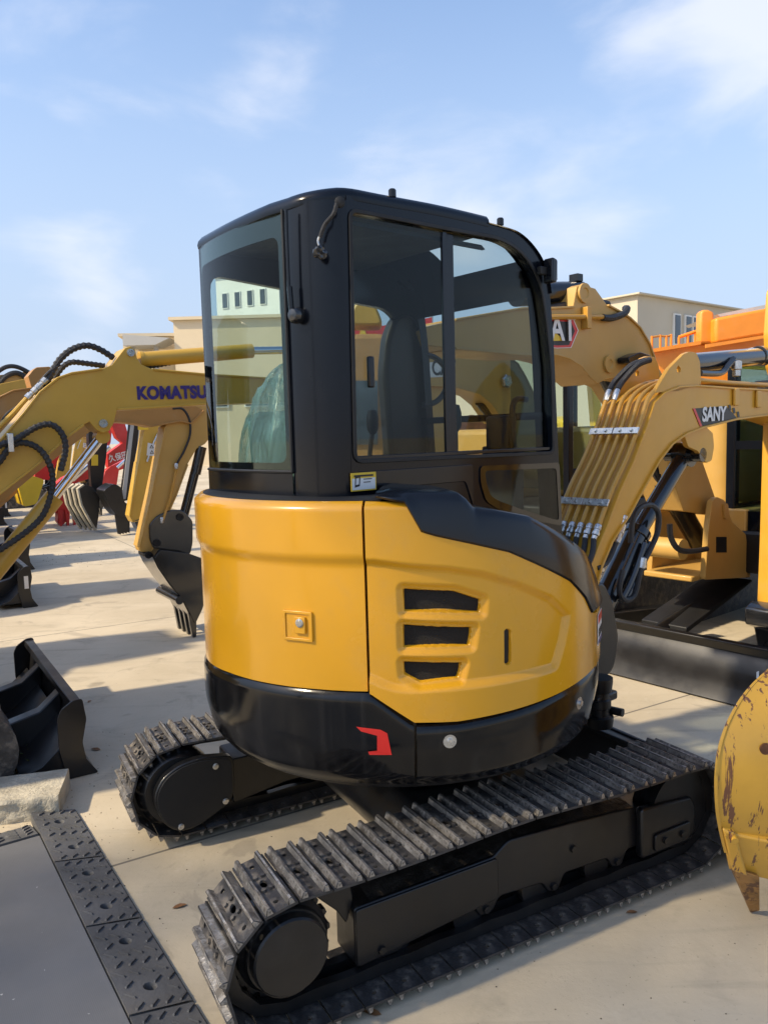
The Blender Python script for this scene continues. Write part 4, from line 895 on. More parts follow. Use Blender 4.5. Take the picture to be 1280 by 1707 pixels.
def small_blade(parent, x, y0, y1, h_=.36, lab=None):
    """dozer blade with curved face, end plates and stiffeners on the machine side"""
    m = MB(); m.prism([(x - .055, h_ - .035), (x - .05, h_), (x, h_), (x + .012, h_ * .8), (x - .015, h_ * .5), (x - .01, h_ * .25), (x + .05, .012), (x + .03, .004), (x - .02, .06), (x - .03, h_ * .3), (x - .035, h_ * .5), (x - .02, h_ * .8)], y0, y1); o = m.build('dozer_blade', 'bladeb', parent, bevel=.004)
    for a in (y0 - .012, y1 + .002):
        m = MB(); m.prism(fillet([(x - .12, h_ * .82), (x - .10, h_ * .93), (x - .04, h_ + .01), (x + .004, h_ + .01), (x + .018, h_ * .75), (x - .008, h_ * .45), (x + .005, h_ * .22), (x + .06, .002), (x - .09, .002), (x - .12, h_ * .4)], .012, 2), a, a + .010); m.build('end_plate', 'bladeb', o, bevel=.002)
    for y in (y0 + (y1 - y0) * .30, y0 + (y1 - y0) * .72):
        rows = []
        m = MB(); m.prism([(x - .03, h_ * .86), (x - .14, h_ * .62), (x - .34, h_ * .50), (x - .75, h_ * .52), (x - .75, h_ * .28), (x - .34, h_ * .2), (x - .03, h_ * .12)], y - .045, y + .045); m.build('push_arm', 'bladeb', o, bevel=.006)
    m = MB(); m.prism([(x - .05, h_ * .55), (x - .20, h_ * .22), (x - .30, .05), (x - .02, .05)], y0 + .02, y1 - .02); m.build('blade_base', 'bladeb', o, bevel=.004)
    return o

# ---- first machine of the row: ochre boom with blue lettering
L1 = frame('parked_excavator', (-1.733,4.566,32.60), 'ochre yellow excavator with large dark blue lettering along its boom', 'excavator', 'excavators parked in the row')
b1 = arm_plate('boom', [[-0.645,1.465],[-0.456,1.697],[-0.327,1.844],[-0.237,1.958],[-0.138,2.038],[-0.064,2.066],[0.104,2.093],[0.159,2.118],[0.218,2.192],[0.24,2.217],[0.272,2.228],[0.298,2.208],[0.306,2.16],[0.332,2.122],[0.397,2.096],[0.718,2.073],[1.363,2.046],[1.449,1.984],[1.357,1.912],[0.716,1.894],[0.374,1.873],[0.175,1.864],[0.149,1.781],[0.12,1.737],[0.085,1.727],[0.047,1.749],[0.016,1.793],[-0.017,1.777],[-0.115,1.705],[-0.275,1.563],[-0.475,1.412],[-0.657,1.287]], -.10, .10, 'komatsu', L1, [(0, 7), (14, 17), (18, 22), (27, 32)])
m = MB(); ear = [[0.104,2.093],[0.159,2.118],[0.218,2.192],[0.24,2.217],[0.272,2.228],[0.298,2.208],[0.306,2.16],[0.332,2.122]]; m.prism(ear, .075, .10); m.build('cylinder_ear', 'komatsu', b1)
pin(b1, [[0.269,2.19]][0], -.104, .11, .022); pin(b1, [[0.089,1.782]][0], -.104, .11, .024)
ta = [[0.292,1.923],[0.723,1.942]]
text('lettering', 'KOMATSU', .100, 'navy', b1, (ta[0][0], -.1025, ta[0][1]), (ta[1][0] - ta[0][0], 0, ta[1][1] - ta[0][1]), (0, 0, 1), .0003, .0055, sx=.87, space=1.06)
ca = [[0.344,2.16],[1.074,2.238]]
m = MB(); m.cyl((ca[0][0], 0, ca[0][1]), (ca[1][0], 0, ca[1][1]), .046, n=24); m.cyl((ca[0][0], 0, ca[0][1]), (ca[0][0] + .02, 0, ca[0][1]), .052, n=24); c1 = m.build('arm_cylinder', 'komatsu', L1)
m = MB(); m.cyl((ca[1][0], 0, ca[1][1]), (ca[1][0] + .4, 0, ca[1][1] + .02), .026, n=16); m.build('cylinder_rod', 'chrome', c1)
cb = [[0.096,1.707],[-0.183,1.373],[-0.558,0.943]]
m = MB(); m.cyl((cb[1][0], -.02, cb[1][1]), (cb[2][0], -.02, cb[2][1]), .055, n=24); c2 = m.build('boom_cylinder', 'komatsu', L1)
m = MB(); m.cyl((cb[1][0], -.02, cb[1][1]), (cb[0][0], -.02, cb[0][1]), .027, n=16); m.build('cylinder_rod', 'chrome', c2)
m = MB(); m.cyl((cb[0][0], -.06, cb[0][1]), (cb[0][0], .04, cb[0][1]), .04, n=16); m.build('cylinder_eye', 'komatsu', c2)
hose(b1, [[-0.204,1.987],[-0.168,2.058],[-0.115,2.142],[-0.047,2.201],[0.036,2.227],[0.11,2.206],[0.182,2.16]], -.06, .018, spiral=True)
hose(b1, [[-0.136,2.042],[-0.083,2.111],[-0.032,2.14],[0.051,2.135],[0.152,2.123]], .04, .016, spiral=True)
hose(b1, [[0.37,2.118],[0.48,2.138],[0.594,2.163],[0.768,2.194],[0.909,2.221]], 0, .016, spiral=True)
hose(b1, [[-0.445,1.779],[-0.405,1.843],[-0.333,1.892],[-0.3,1.924],[-0.25,1.99],[-0.183,2.067],[-0.117,2.115]], -.07, .008)
hose(b1, [[-0.52,1.645],[-0.46,1.675],[-0.384,1.702],[-0.274,1.768],[-0.196,1.779],[-0.143,1.722],[-0.133,1.638],[-0.166,1.522]], -.15, .017, spiral=True)
hose(b1, [[-0.528,1.523],[-0.465,1.591],[-0.417,1.657],[-0.355,1.685],[-0.281,1.659],[-0.23,1.591],[-0.206,1.49],[-0.226,1.374],[-0.276,1.27],[-0.374,1.185],[-0.499,1.108],[-0.559,1.078]], [-.14] * 6 + [-.13, -.12, -.12, -.12, -.12, -.12], .017, spiral=True)
hp_ = [[-0.543,1.668],[-0.449,1.762],[-0.369,1.842],[-0.304,1.913],[-0.249,1.966],[-0.216,1.999]]
m = MB(); m.tube([(p[0], -.08, p[1] + .012) for p in hp_], .013, 8); m.build('pipe', 'komatsu', b1)
for i, j in ((3, 4), (4, 5)):
    a, b_ = Vector((hp_[i][0], -.08, hp_[i][1] + .012)), Vector((hp_[j][0], -.08, hp_[j][1] + .012)); MB().lathe(a, b_ - a, [(.014, 0), (.019, .003), (.019, .03), (.015, .034), (.015, .045), (.019, .05), (.019, .075), (.013, .08)], 10).build('hose_fitting', 'steel', b1)
q = [[-0.411,1.686]][0]; m = MB(); m.box(q[0] - .014, q[0] + .014, -.185, -.10, q[1] - .05, q[1] + .05); m.build('hose_clip', 'steel', b1, bevel=.003)
stk = [[1.419,2.189],[1.599,2.113],[1.483,1.542],[1.225,0.821],[1.094,0.836],[1.258,1.55]]
arm_plate('arm', stk, -.07, .07, 'komatsu', L1, r=.03)
small_blade(L1, -.25, -.74, .74, .39)
shadow_body(L1, -.55, 'komatsu', 2.45)

# ---- second machine: dusty boom, hanging arm with black bucket
L2 = frame('parked_excavator', (-2.697,6.074,32.60), 'dusty yellow excavator with hanging arm, black bucket and black bucket cylinder', 'excavator', 'excavators parked in the row')
arm_plate('boom', [[-0.487,1.689],[-0.225,2.028],[-0.128,2.077],[-0.002,2.096],[-0.021,2.186],[0.02,2.236],[0.046,2.254],[0.136,2.261],[0.185,2.221],[0.245,2.13],[0.82,2.016],[1.231,1.981],[1.343,1.92],[1.222,1.81],[1.135,1.831],[0.891,1.791],[0.808,1.812],[0.618,1.839],[0.4,1.757],[-0.016,1.446],[-0.534,1.03]], -.10, .10, 'brown_yellow', L2, [(0, 4), (12, 18)])
A2 = arm_plate('arm', [[1.226,1.962],[1.391,1.982],[1.392,1.684],[1.346,1.634],[1.27,1.596],[1.184,1.466],[1.072,1.212],[0.946,0.968],[0.837,0.75],[0.753,0.759],[0.741,0.8],[0.864,1.226],[0.947,1.541],[1.011,1.789],[1.088,1.892]], -.08, .08, 'cat', L2, [(5, 9), (10, 14)])
arm_pts = [[1.264,2.542]]
m = MB(); bc = [[1.324,1.609],[1.133,1.014],[1.258,1.379]]
m.cyl((bc[0][0], -.05, bc[0][1]), (bc[2][0], -.05, bc[2][1]), .046, n=20); m.cyl((bc[0][0], -.05, bc[0][1]), (bc[1][0], -.05, bc[1][1]), .040, n=18); m.build('bucket_cylinder', 'cylblack', L2)
lk_ = [[0.825,0.98],[0.894,1.049],[1.012,1.091],[1.115,1.083],[1.199,0.984],[1.189,0.793],[1.162,0.692],[0.993,0.736],[0.875,0.723],[0.823,0.854]]
arm_plate('bucket_link', lk_, -.10, .10, 'cylblack', L2, r=.03, bevel=.008)
for p in [[0.801,0.731],[0.881,0.824],[1.086,1.024]]: pin(L2, p, -.108, .10, .03, 'matte')
bs = [[0.814,0.721],[0.866,0.78],[1.106,0.725],[1.259,0.652],[1.245,0.39],[1.195,0.241],[1.126,0.122],[1.043,0.325],[0.935,0.486],[0.848,0.637]]
bk = empty('bucket', (0, 0, 0), 0, L2)
for y in (-.24, .22): arm_plate('side_plate', bs, y, y + .02, 'cylblack', bk, r=.012)
m = MB(); back_ = [bs[i] for i in (1, 0, 9, 8, 7, 6)]; m.ribbon(back_, .018, -.218, .218); m.build('back_sheet', 'cylblack', bk)
for k in range(4):
    tp = [[1.044,0.282],[1.14,0.133]]; x = bs[7][0] * .6 + bs[6][0] * .4; y = -.20 + k * .125
    m = MB(); m.prism([(bs[6][0] - .05, bs[6][1] + .10), (bs[6][0] + .02, bs[6][1] + .06), (bs[6][0] + .01, .005), (bs[6][0] - .02, .0)], y - .024, y + .024); m.build('tooth', 'cylblack', bk, bevel=.006)
m = MB(); p = [[0.99,0.349]][0]; m.cyl((p[0], -.28, p[1]), (p[0], .28, p[1]), .035, n=14); m.build('lower_pin', 'cylblack', bk)
hose(A2, [[1.074,1.937],[1.161,1.931],[1.213,1.84],[1.211,1.714],[1.152,1.579],[1.096,1.491],[1.078,1.441]], -.10, .010)
pp = [[1.077,1.431],[1.013,1.192],[0.93,0.986]]
m = MB(); m.tube(xz(pp, -.105), .010, 8); m.build('pipe', 'tube', A2)
for p, n_ in ((pp[0], .05), (pp[2], -.05)): MB().lathe((p[0], -.105, p[1]), (0, 0, 1), [(.013, 0), (.017, .005), (.017, .04), (.012, .05)], 10).build('pipe_fitting', 'steel', A2)
sg = [[0.858,1.659],[0.916,1.642],[0.901,1.548],[0.842,1.555]]
m = MB(); m.prism(sg, -.0826, -.0806); s_ = m.build('safety_label', 'white', A2)
for k in (0, 1):
    c = ((sg[0][0] + sg[1][0]) / 2, sg[0][1] - .035 - .045 * k); m = MB(); m.prism([(c[0] - .018, c[1] - .012), (c[0] + .018, c[1] - .012), (c[0], c[1] + .018)], -.0838, -.083, holes=[[(c[0] - .010, c[1] - .008), (c[0] + .010, c[1] - .008), (c[0], c[1] + .008)]]); m.build('warning_symbol', 'blackprint', s_)
shadow_body(L2, -1.25, 'brown_yellow', 2.5)
small_blade(L2, -.95, -.75, .75, .36)

# ---- third machine: arm and blade just behind
L3 = frame('parked_excavator', (-4.168,8.374,32.60), 'yellow excavator whose plain arm hangs just behind the labelled arm', 'excavator', 'excavators parked in the row')
arm_plate('arm', [[1.651,1.984],[1.863,1.982],[1.792,1.489],[1.707,0.996],[1.538,0.752],[1.412,0.735],[1.381,0.807],[1.521,1.43]], -.09, .09, 'komatsu', L3, [(0, 2), (4, 8)])
arm_plate('boom', [[-0.362,1.941],[0.111,2.313],[0.469,2.394],[1.349,2.259],[1.825,2.123],[1.849,1.912],[1.327,1.885],[0.621,1.928],[0.068,1.682],[-0.406,1.325]], -.10, .10, 'komatsu', L3)
arm_plate('bucket_link', [[1.424,0.748],[1.572,0.779],[1.704,0.982],[1.793,0.919],[1.769,0.489],[1.625,0.467],[1.472,0.624]], -.1, .1, 'cylblack', L3, r=.03)
hose(L3, [[1.756,1.758],[1.676,1.599],[1.61,1.427]], -.12, .014, 'steel')
q = [[1.592,1.86]][0]; MB().box(q[0] - .06, q[0] + .06, -.096, -.091, q[1] - .06, q[1] + .06).build('safety_label', 'label_yellow', L3)
shadow_body(L3, -.6, 'komatsu', 2.5)
b3 = small_blade(L3, .19, -.67, .75, .42)
MB().box(.13, .17, -.6835, -.6825, .20, .33).build('blade_label', 'white', b3)
# ---- fourth machine: dark arm and blade
L4 = frame('parked_excavator', (-5.596,10.606,32.60), 'yellow excavator of which the black dozer blade shows behind the labelled blade', 'excavator', 'excavators parked in the row')
arm_plate('boom', [[-0.311,2.097],[0.291,2.59],[0.743,2.663],[1.356,2.421],[1.913,1.989],[1.732,1.817],[0.858,2.086],[0.251,2.011],[-0.351,1.547]], -.1, .1, 'cat', L4)
hose(L4, [[0.364,2.614],[0.519,2.721],[0.669,2.725],[0.852,2.622],[0.96,2.5]], -.12, .03); hose(L4, [[0.35,2.413],[0.51,2.592],[0.663,2.643],[0.808,2.539]], -.14, .035)
shadow_body(L4, -.2, 'cat', 2.5); small_blade(L4, .56, -.73, .75, .46)
# ---- dark grey arms with buckets, and the red machine
def far_arm(key, label, armp, bucketp, mat, bmat, th=.1, extra=None, ribs=0):
    f = frame('parked_excavator', key, label, 'excavator', 'excavators parked in the row')
    arm_plate('arm', armp, -th, th, mat, f)
    return f
L5 = frame('parked_excavator', (-6.916,12.670,32.60), 'dark grey excavator arm with toothed bucket seen beside the yellow arms', 'excavator', 'excavators parked in the row')
arm_plate('arm', [[2.837,2.155],[2.986,2.154],[2.912,1.616],[2.682,0.61],[2.575,0.595],[2.61,0.82],[2.729,1.407]], -.1, .1, 'steel' if False else 'under', L5)
arm_plate('arm_edge', [[2.83,2.133],[2.894,2.133],[2.636,0.635],[2.562,0.641]], -.125, -.105, 'greywall', L5)
k5 = empty('bucket', (0, 0, 0), 0, L5)
b5 = [[2.219,0.821],[2.4,0.937],[2.53,0.866],[2.566,0.586],[2.688,0.535],[2.697,0.319],[2.447,0.339],[2.332,0.497]]
arm_plate('side_plate', b5, -.30, .30, 'under', k5, r=.05)
tth = [[2.447,0.339],[2.641,0.259],[2.604,-0.008],[2.441,0.061]]
for k in range(4):
    x = tth[0][0] + (tth[1][0] - tth[0][0]) * k / 3; m = MB(); m.prism([(x - .05, tth[0][1] + .05), (x + .05, tth[0][1] + .05), (x + .03, .02), (x - .02, .04)], -.28 + .05 * k, -.22 + .05 * k); m.build('tooth', 'under', k5)
arm_plate('boom', [[1.849,2.677],[2.915,2.582],[3.001,2.046],[2.777,2.049],[1.732,2.37]], -.1, .1, 'under', L5)
shadow_body(L5, 0.1, 'under', 2.5)
L6 = frame('parked_excavator', (-7.347,13.344,32.60), 'dark excavator arm with a yellow label and black clamshell bucket with pale lips', 'excavator', 'excavators parked in the row')
arm_plate('arm', [[2.25,2.08],[2.625,2.075],[2.541,1.407],[2.415,0.762],[2.241,0.729],[2.234,1.308]], -.1, .1, 'under', L6)
q = [[2.272,1.439],[2.389,1.435],[2.377,1.235],[2.259,1.24]]; m = MB(); m.prism(q, -.112, -.104); m.build('safety_label', 'label_yellow', L6)
k6 = empty('bucket', (0, 0, 0), 0, L6)
for k in range(4):
    dx = -.05 * k; p6 = [[1.952,0.833],[2.061,0.903],[2.184,0.863],[2.321,0.667],[2.279,0.336],[2.219,0.052],[2.124,0.238],[1.996,0.535]]
    arm_plate('shell_plate', [(p[0] + dx, p[1]) for p in p6], -.36 + .17 * k, -.36 + .17 * k + .14, 'under', k6)
    m = MB(); m.ribbon([(p[0] + dx, p[1]) for p in [p6[i] for i in (1, 0, 7, 6, 5)]], .03, -.365 + .17 * k, -.20 + .17 * k); m.build('lip', 'brown_yellow' if False else 'stone', k6)
arm_plate('boom', [[1.193,2.514],[2.522,2.518],[2.625,2.075],[2.274,1.947],[1.172,2.199]], -.1, .1, 'under', L6)
shadow_body(L6, 0.1, 'under', 2.5)
L7 = frame('parked_excavator', (-8.263,14.776,32.60), 'red excavator with white characters on its arm', 'excavator', 'excavators parked in the row')
arm_plate('boom', [[3.041,2.118],[3.133,2.241],[3.324,2.164],[3.423,1.736],[3.281,1.64],[3.164,1.743]], -.12, .12, 'red', L7)
ra = arm_plate('arm', [[2.95,1.413],[3.216,1.592],[3.449,1.761],[3.526,1.582],[3.349,1.323],[2.957,1.139]], -.12, .12, 'red', L7)
tz7 = [[2.988,1.25],[3.318,1.425]]
text('lettering', '久保田', .165, 'white', ra, (tz7[0][0], -.13, tz7[0][1]), (tz7[1][0] - tz7[0][0], 0, tz7[1][1] - tz7[0][1]), (0, 0, 1), .002, .004, sx=.8)
arm_plate('lower_boom', [[1.901,0.838],[2.046,0.963],[2.583,1.194],[2.615,0.945],[2.28,0.841],[2.196,0.442],[2.07,0.084],[1.961,-0.005],[1.897,0.074],[1.909,0.255],[1.766,0.315],[1.776,0.472]], -.15, .15, 'red', L7)
arm_plate('rear_boom', [[1.586,0.936],[1.725,1.663],[2.026,2.071],[2.286,2.141],[2.208,1.648],[1.882,0.92]], .3, .5, 'red', L7)
for k in range(4):
    tt4 = [[1.91,0.235],[2.077,0.173],[1.962,-0.013]]; x = tt4[0][0] + k * .13; m = MB(); m.prism([(x, .32), (x + .1, .32), (x + .06, .0), (x + .02, .0)], -.2, -.1); m.build('tooth', 'red', L7)
m = MB(); c7 = [[2.976,1.562],[2.205,0.92]]; m.cyl((c7[0][0], -.25, c7[0][1]), (c7[1][0], -.25, c7[1][1]), .05, n=14); m.build('cylinder_rod', 'chrome', L7)
shadow_body(L7, .3, 'red', 2.6)
for f_, ka in ((L5, .9),): pass
# low yellow machine parts far left
lf = frame('parked_loader', (-7.347,13.344,32.60), 'bright yellow loader bucket low down behind the ochre boom', 'loader')
arm_plate('bucket', [[1.056,1.018],[1.235,1.119],[1.536,0.992],[1.372,0.552],[1.143,0.513]], .5, 1.4, 'lemon', lf, r=.05)
arm_plate('arm', [[0.559,0.719],[1.076,1.017],[1.166,0.845],[0.634,0.386]], .7, .9, 'brown_yellow', lf)

# ------------------------------------------------------------------ opposite row: tan machine facing the other way
R1 = frame('parked_excavator', (1.690,5.060,39.00), 'tan yellow excavator facing the cab with a red bordered logo on its boom', 'excavator', 'excavators in the opposite row')
rb = arm_plate('boom', [[-2.036,2.148],[-2.006,2.166],[-1.81,2.215],[-1.323,2.307],[-1.1,2.324],[-0.899,2.347],[-0.866,2.46],[-0.823,2.477],[-0.696,2.466],[-0.582,2.382],[-0.452,2.351],[-0.366,2.326],[-0.259,2.276],[-0.155,2.185],[-0.095,2.089],[0.186,1.833],[0.495,1.44],[0.704,1.131],[0.632,1.057],[0.267,1.117],[0.109,1.372],[-0.123,1.72],[-0.363,1.937],[-0.504,1.97],[-0.598,1.957],[-0.679,1.931],[-0.775,1.983],[-0.835,2.028],[-0.942,2.067],[-1.056,2.082],[-1.303,2.069],[-1.813,2.079],[-2.008,2.084]], -.13, .13, 'cat', R1, [(2, 6), (9, 15), (20, 24), (26, 32)])
pin(rb, [[-0.807,2.429]][0], -.136, .13, .055, 'cat'); pin(rb, [[-0.575,2.047]][0], -.136, .13, .05, 'cat')
rp_ = [[-1.216,2.265],[-1.016,2.282],[-0.815,2.297],[-0.665,2.307]]
m = MB(); m.tube(xz(rp_, -.155), .014, 8); m.build('pipe', 'tube', rb)
hose(rb, [[-0.665,2.304],[-0.578,2.307],[-0.46,2.339],[-0.4,2.375],[-0.363,2.385]], [-.155, -.155, -.155, -.14, -.1], .020)
m = MB(); p = [[-0.81,2.291]][0]; m.box(p[0] - .02, p[0] + .02, -.175, -.131, p[1] - .06, p[1] + .06); m.build('pipe_bracket', 'tube', rb, bevel=.004)
hose(rb, [[-1.132,2.314],[-0.928,2.355],[-0.766,2.392],[-0.626,2.413],[-0.48,2.405]], -.06, .022)
lp = [[-0.504,2.081],[-0.383,2.117],[-0.27,2.101],[-0.244,2.066],[-0.32,2.045],[-0.498,2.05]]
m = MB(); m.prism(fillet(lp, .02, 3), -.22, -.14); m.build('work_lamp', 'cap', rb, bevel=.01)
hose(rb, [[-0.323,2.078],[-0.278,2.051],[-0.297,2.033],[-0.366,2.034]], -.16, .008)
# logo: grey hexagon-edged panel, red border, white letters, yellow triangle
hx = [[-1.253,2.232],[-1.155,2.27],[-0.899,2.282],[-0.856,2.222],[-0.921,2.124],[-1.041,2.115],[-1.206,2.117]]
m = MB(); m.prism(hx, -.1335, -.131); lgp = m.build('logo_panel', 'white', rb)
def scl(P, f):
    c = (sum(p[0] for p in P) / len(P), sum(p[1] for p in P) / len(P)); return [(c[0] + (p[0] - c[0]) * f, c[1] + (p[1] - c[1]) * f) for p in P]
m = MB(); m.prism(scl(hx, .95), -.1355, -.134); m.build('logo_border', 'redprint', lgp)
m = MB(); m.prism(scl(hx, .80), -.1375, -.136); m.build('logo_field', 'blackprint', lgp)
tc_ = [[-1.225,2.152],[-0.957,2.173]]
text('logo_text', 'CAT', .19, 'white', lgp, (tc_[0][0], -.139, tc_[0][1]), (tc_[1][0] - tc_[0][0], 0, tc_[1][1] - tc_[0][1]), (0, 0, 1), .0008, .004, sx=.86)
m = MB(); m.prism([[-1.081,2.205],[-0.989,2.159],[-1.166,2.146]], -.1412, -.1402); m.build('logo_triangle', 'label_yellow', lgp)
c3 = [[-1.22,2.406],[-0.666,2.465]]
m = MB(); m.cyl((c3[0][0], 0, c3[0][1]), (c3[1][0], 0, c3[1][1]), .065, n=24); m.box(c3[1][0] - .06, c3[1][0] - .01, -.03, .03, c3[1][1] + .06, c3[1][1] + .10); m.build('arm_cylinder', 'cap', R1)
c4 = [[-0.496,2.042],[-0.247,1.725],[0.2,1.325],[0.67,0.851]]
m = MB(); m.cyl((c4[0][0], -.02, c4[0][1]), (c4[2][0], -.02, c4[2][1]), .05, n=22); m.cyl((c4[2][0], -.02, c4[2][1]), (c4[3][0], -.02, c4[3][1]), .07, n=22); m.build('boom_cylinder', 'cap', R1)
arm_plate('arm', [[-2.2,2.12],[-2.154,2.204],[-2.11,2.228],[-2.052,2.227],[-2.008,2.186],[-1.98,2.119],[-1.975,1.909],[-1.971,1.626],[-1.968,1.453],[-2.197,1.466],[-2.213,1.742],[-2.226,1.958]], -.10, -.03, 'shaded_arm', R1, r=.04, bevel=.02)
hose(R1, [[-2.005,2.043],[-1.929,2.029],[-1.859,1.969],[-1.87,1.883],[-1.934,1.825],[-2.02,1.808]], -.12, .014)
# foot bracket with pin and plate
br_ = [[0.388,0.651],[0.425,0.995],[0.467,1.173],[0.529,1.197],[0.635,1.165],[0.739,1.007],[0.94,0.902],[1.023,0.579]]
for y in (-.22, .18): arm_plate('bracket_cheek', br_, y, y + .04, 'cat', R1, r=.02, bevel=.006)
m = MB(); bx0, bx1, bz = br_[0][0], br_[-1][0], br_[0][1]; m.box(bx0 - .10, bx1, -.18, .18, bz - .01, bz + .03); m.box(bx1 - .05, bx1 + .5, -.2, .2, bz, bz + .42); m.build('bracket_base', 'cat', R1, bevel=.01)
q = [[0.522,0.927],[0.66,0.912],[0.664,0.803],[0.525,0.82]]; m = MB(); m.prism(q, -.2235, -.2205); m.build('data_plate', 'blackprint', R1)
q = [[0.604,1.136],[0.645,1.132],[0.664,1.048],[0.615,1.053]]; m = MB(); m.prism(fillet(scl(q, 1.3), .02, 3), -.235, -.2205); m.build('pin_keeper', 'cat', R1)
p = [[0.216,0.869]][0]; m = MB(); m.cyl((p[0], -.16, p[1]), (p[0], .16, p[1]), .07, n=20); m.build('cylinder_pin', 'cat', R1)
hose(R1, [[-0.086,1.072],[-0.071,0.987],[0.014,0.904],[0.158,0.872],[0.367,0.864]], -.24, .018)
# blade, v-frame, ram cover, tracks, body
small = MB(); small.prism([(-.02, .36), (.03, .37), (.05, .30), (.0, .22), (-.01, .14), (-.02, .09), (-.06, .01), (-.04, .004), (.02, .06), (.05, .14), (.06, .3), (.04, .375), (-.02, .375)], -.98, .90); rbl = small.build('dozer_blade', 'bladeb', R1, bevel=.004)
for s in (-1, 1):
    a, b_ = Vector((.05, s * .75 - .04)), Vector((1.1, s * .35 - .04)); n = Vector((0, .06)); m = MB(); m.prism([tuple(a - n), tuple(b_ - n), tuple(b_ + n), tuple(a + n)], .20, .30, 'xy'); m.build('push_arm', 'under', rbl, bevel=.01)
m = MB(); m.prism([(.25, .30), (1.15, .52), (1.15, .54), (.25, .34)], -.17, .17); m.build('ram_cover', 'matte', R1, bevel=.006)
m = MB(); m.cyl((.10, 0, .28), (1.0, 0, .44), .05, n=16); m.build('blade_ram', 'under', R1)
for s, y in ((-1, -.78), (1, .74)):
    t = MB(); rr = .29; pts = [(.45 + rr + rr * cos(a), rr + rr * sin(a)) for a in [pi / 2 + pi * k / 10 for k in range(11)]] + [(2.9 + rr * cos(a), rr + rr * sin(a)) for a in [-pi / 2 + pi * k / 10 for k in range(11)]]
    t.prism(pts, y - .2, y + .2); to = t.build('track', 'track', R1); g_ = MB()
    for k in range(24): xx = .70 + k * .094; g_.box(xx, xx + .03, y - .205, y + .205, .575, .61)
    for k in range(1, 9):
        a = pi / 2 + pi * k / 9; cx, cz = .45 + rr + (rr + .012) * cos(a), rr + (rr + .012) * sin(a); g_.box(cx - .018, cx + .018, y - .205, y + .205, cz - .018, cz + .018)
    g_.build('grousers', 'grouser', to)
m = MB(); m.prism(fillet([(.95, -.85), (2.9, -.85), (3.1, 0), (2.9, .85), (1.3, .85), (1.25, .1), (.95, .1)], .1, 3), .62, .92, 'xy'); m.build('deck', 'matte', R1, bevel=.02)
m = MB(); m.prism(fillet([(1.45, .2), (3.0, -.1), (3.15, .3), (2.9, .95), (1.5, .95)], .12, 3), .92, 1.75, 'xy'); m.build('house', 'cat', R1, bevel=.05, seg=3)
m = MB(); m.prism(fillet([(2.2, -.9), (3.0, -.9), (3.1, .0), (2.2, .0)], .1, 3), .92, 1.6, 'xy'); m.build('engine_cover', 'cat', R1, bevel=.05)
# cab: four posts, sill, roof, panes
cx0, cx1, cy0, cy1, ct = 1.0, 2.15, -.85, -.03, 2.08
rc = empty('cab', (0, 0, 0), 0, R1)
for x, y in ((cx0, cy0), (cx0, cy1 - .07), (cx1 - .08, cy0), (cx1 - .08, cy1 - .07)):
    m = MB(); m.box(x, x + .08, y, y + .07, .92, ct); m.build('cab_post', 'cabpaint', rc, bevel=.012)
m = MB(); m.prism(fillet([(cx0 - .03, cy0 - .02), (cx1 + .02, cy0 - .02), (cx1 + .02, cy1 + .02), (cx0 - .03, cy1 + .02)], .12, 4), ct, ct + .10, 'xy'); m.build('cab_roof', 'roofgrey' if False else 'cabpaint', rc, bevel=.04, seg=3)
m = MB(); m.box(cx0 + .001, cx0 + .05, cy0 + .07, cy1 - .07, .92, 1.06); m.build('cab_sill', 'cabpaint', rc); m = MB(); m.box(cx0 + .001, cx0 + .05, cy0 + .07, cy1 - .07, 1.50, 1.56); m.build('cab_rail', 'cabpaint', rc)
for z0, z1 in ((1.06, 1.50), (1.56, ct)):
    m = MB(); m.box(cx0 + .02, cx0 + .026, cy0 + .07, cy1 - .07, z0, z1); m.build('front_pane', 'glass_bg', rc, smooth=0)
m = MB(); m.box(cx0 + .08, cx1 - .08, cy1 - .05, cy1 - .044, 1.1, ct); m.build('side_pane', 'glass_bg', rc, smooth=0)
m = MB(); m.box(cx0 + .08, cx1 - .08, cy1 - .07, cy1 - .02, .92, 1.1); m.build('side_sill', 'cabpaint', rc)
m = MB(); m.box(1.5, 1.95, -.65, -.2, .93, 1.45); m.box(1.85, 1.98, -.62, -.23, 1.45, 2.0); m.build('seat', 'seat', rc, bevel=.04)
# mirror frame standing out in front of the next cab
# ---- next machine in that row, seen through the side windows
R2 = frame('parked_excavator', (0.055,7.080,39.00), 'yellow excavator with a white logo panel seen through the side window', 'excavator', 'excavators in the opposite row')
r2 = arm_plate('boom', [[0.22,2.354],[0.308,2.379],[0.828,2.423],[1.414,2.436],[1.609,2.349],[1.726,2.22],[1.846,2.058],[1.957,1.779],[2.3,1.196],[1.999,1.148],[1.651,1.464],[1.402,1.755],[1.214,1.945],[1.055,2.037],[0.725,2.101],[0.3,2.11],[0.215,2.173]], -.13, .13, 'cat', R2, [(1, 9), (11, 16)])
q = [[0.409,2.318],[0.652,2.332],[0.649,2.194],[0.405,2.182]]; m = MB(); m.prism(q, -.136, -.131); l2 = m.build('logo_panel', 'white', r2)
tq = [[0.428,2.205],[0.634,2.216]]; text('logo_text', 'CAT', .19, 'blackprint', l2, (tq[0][0], -.138, tq[0][1]), (tq[1][0] - tq[0][0], 0, tq[1][1] - tq[0][1]), (0, 0, 1), .0008, .004, sx=.8)
p = [[1.392,2.165]][0]; m = MB(); m.lathe((p[0], -.15, p[1]), (0, -1, 0), [(.06, 0), (.07, .02), (.07, .04), (.055, .05), (.001, .052)], 6); m.build('work_lamp', 'steel', r2)
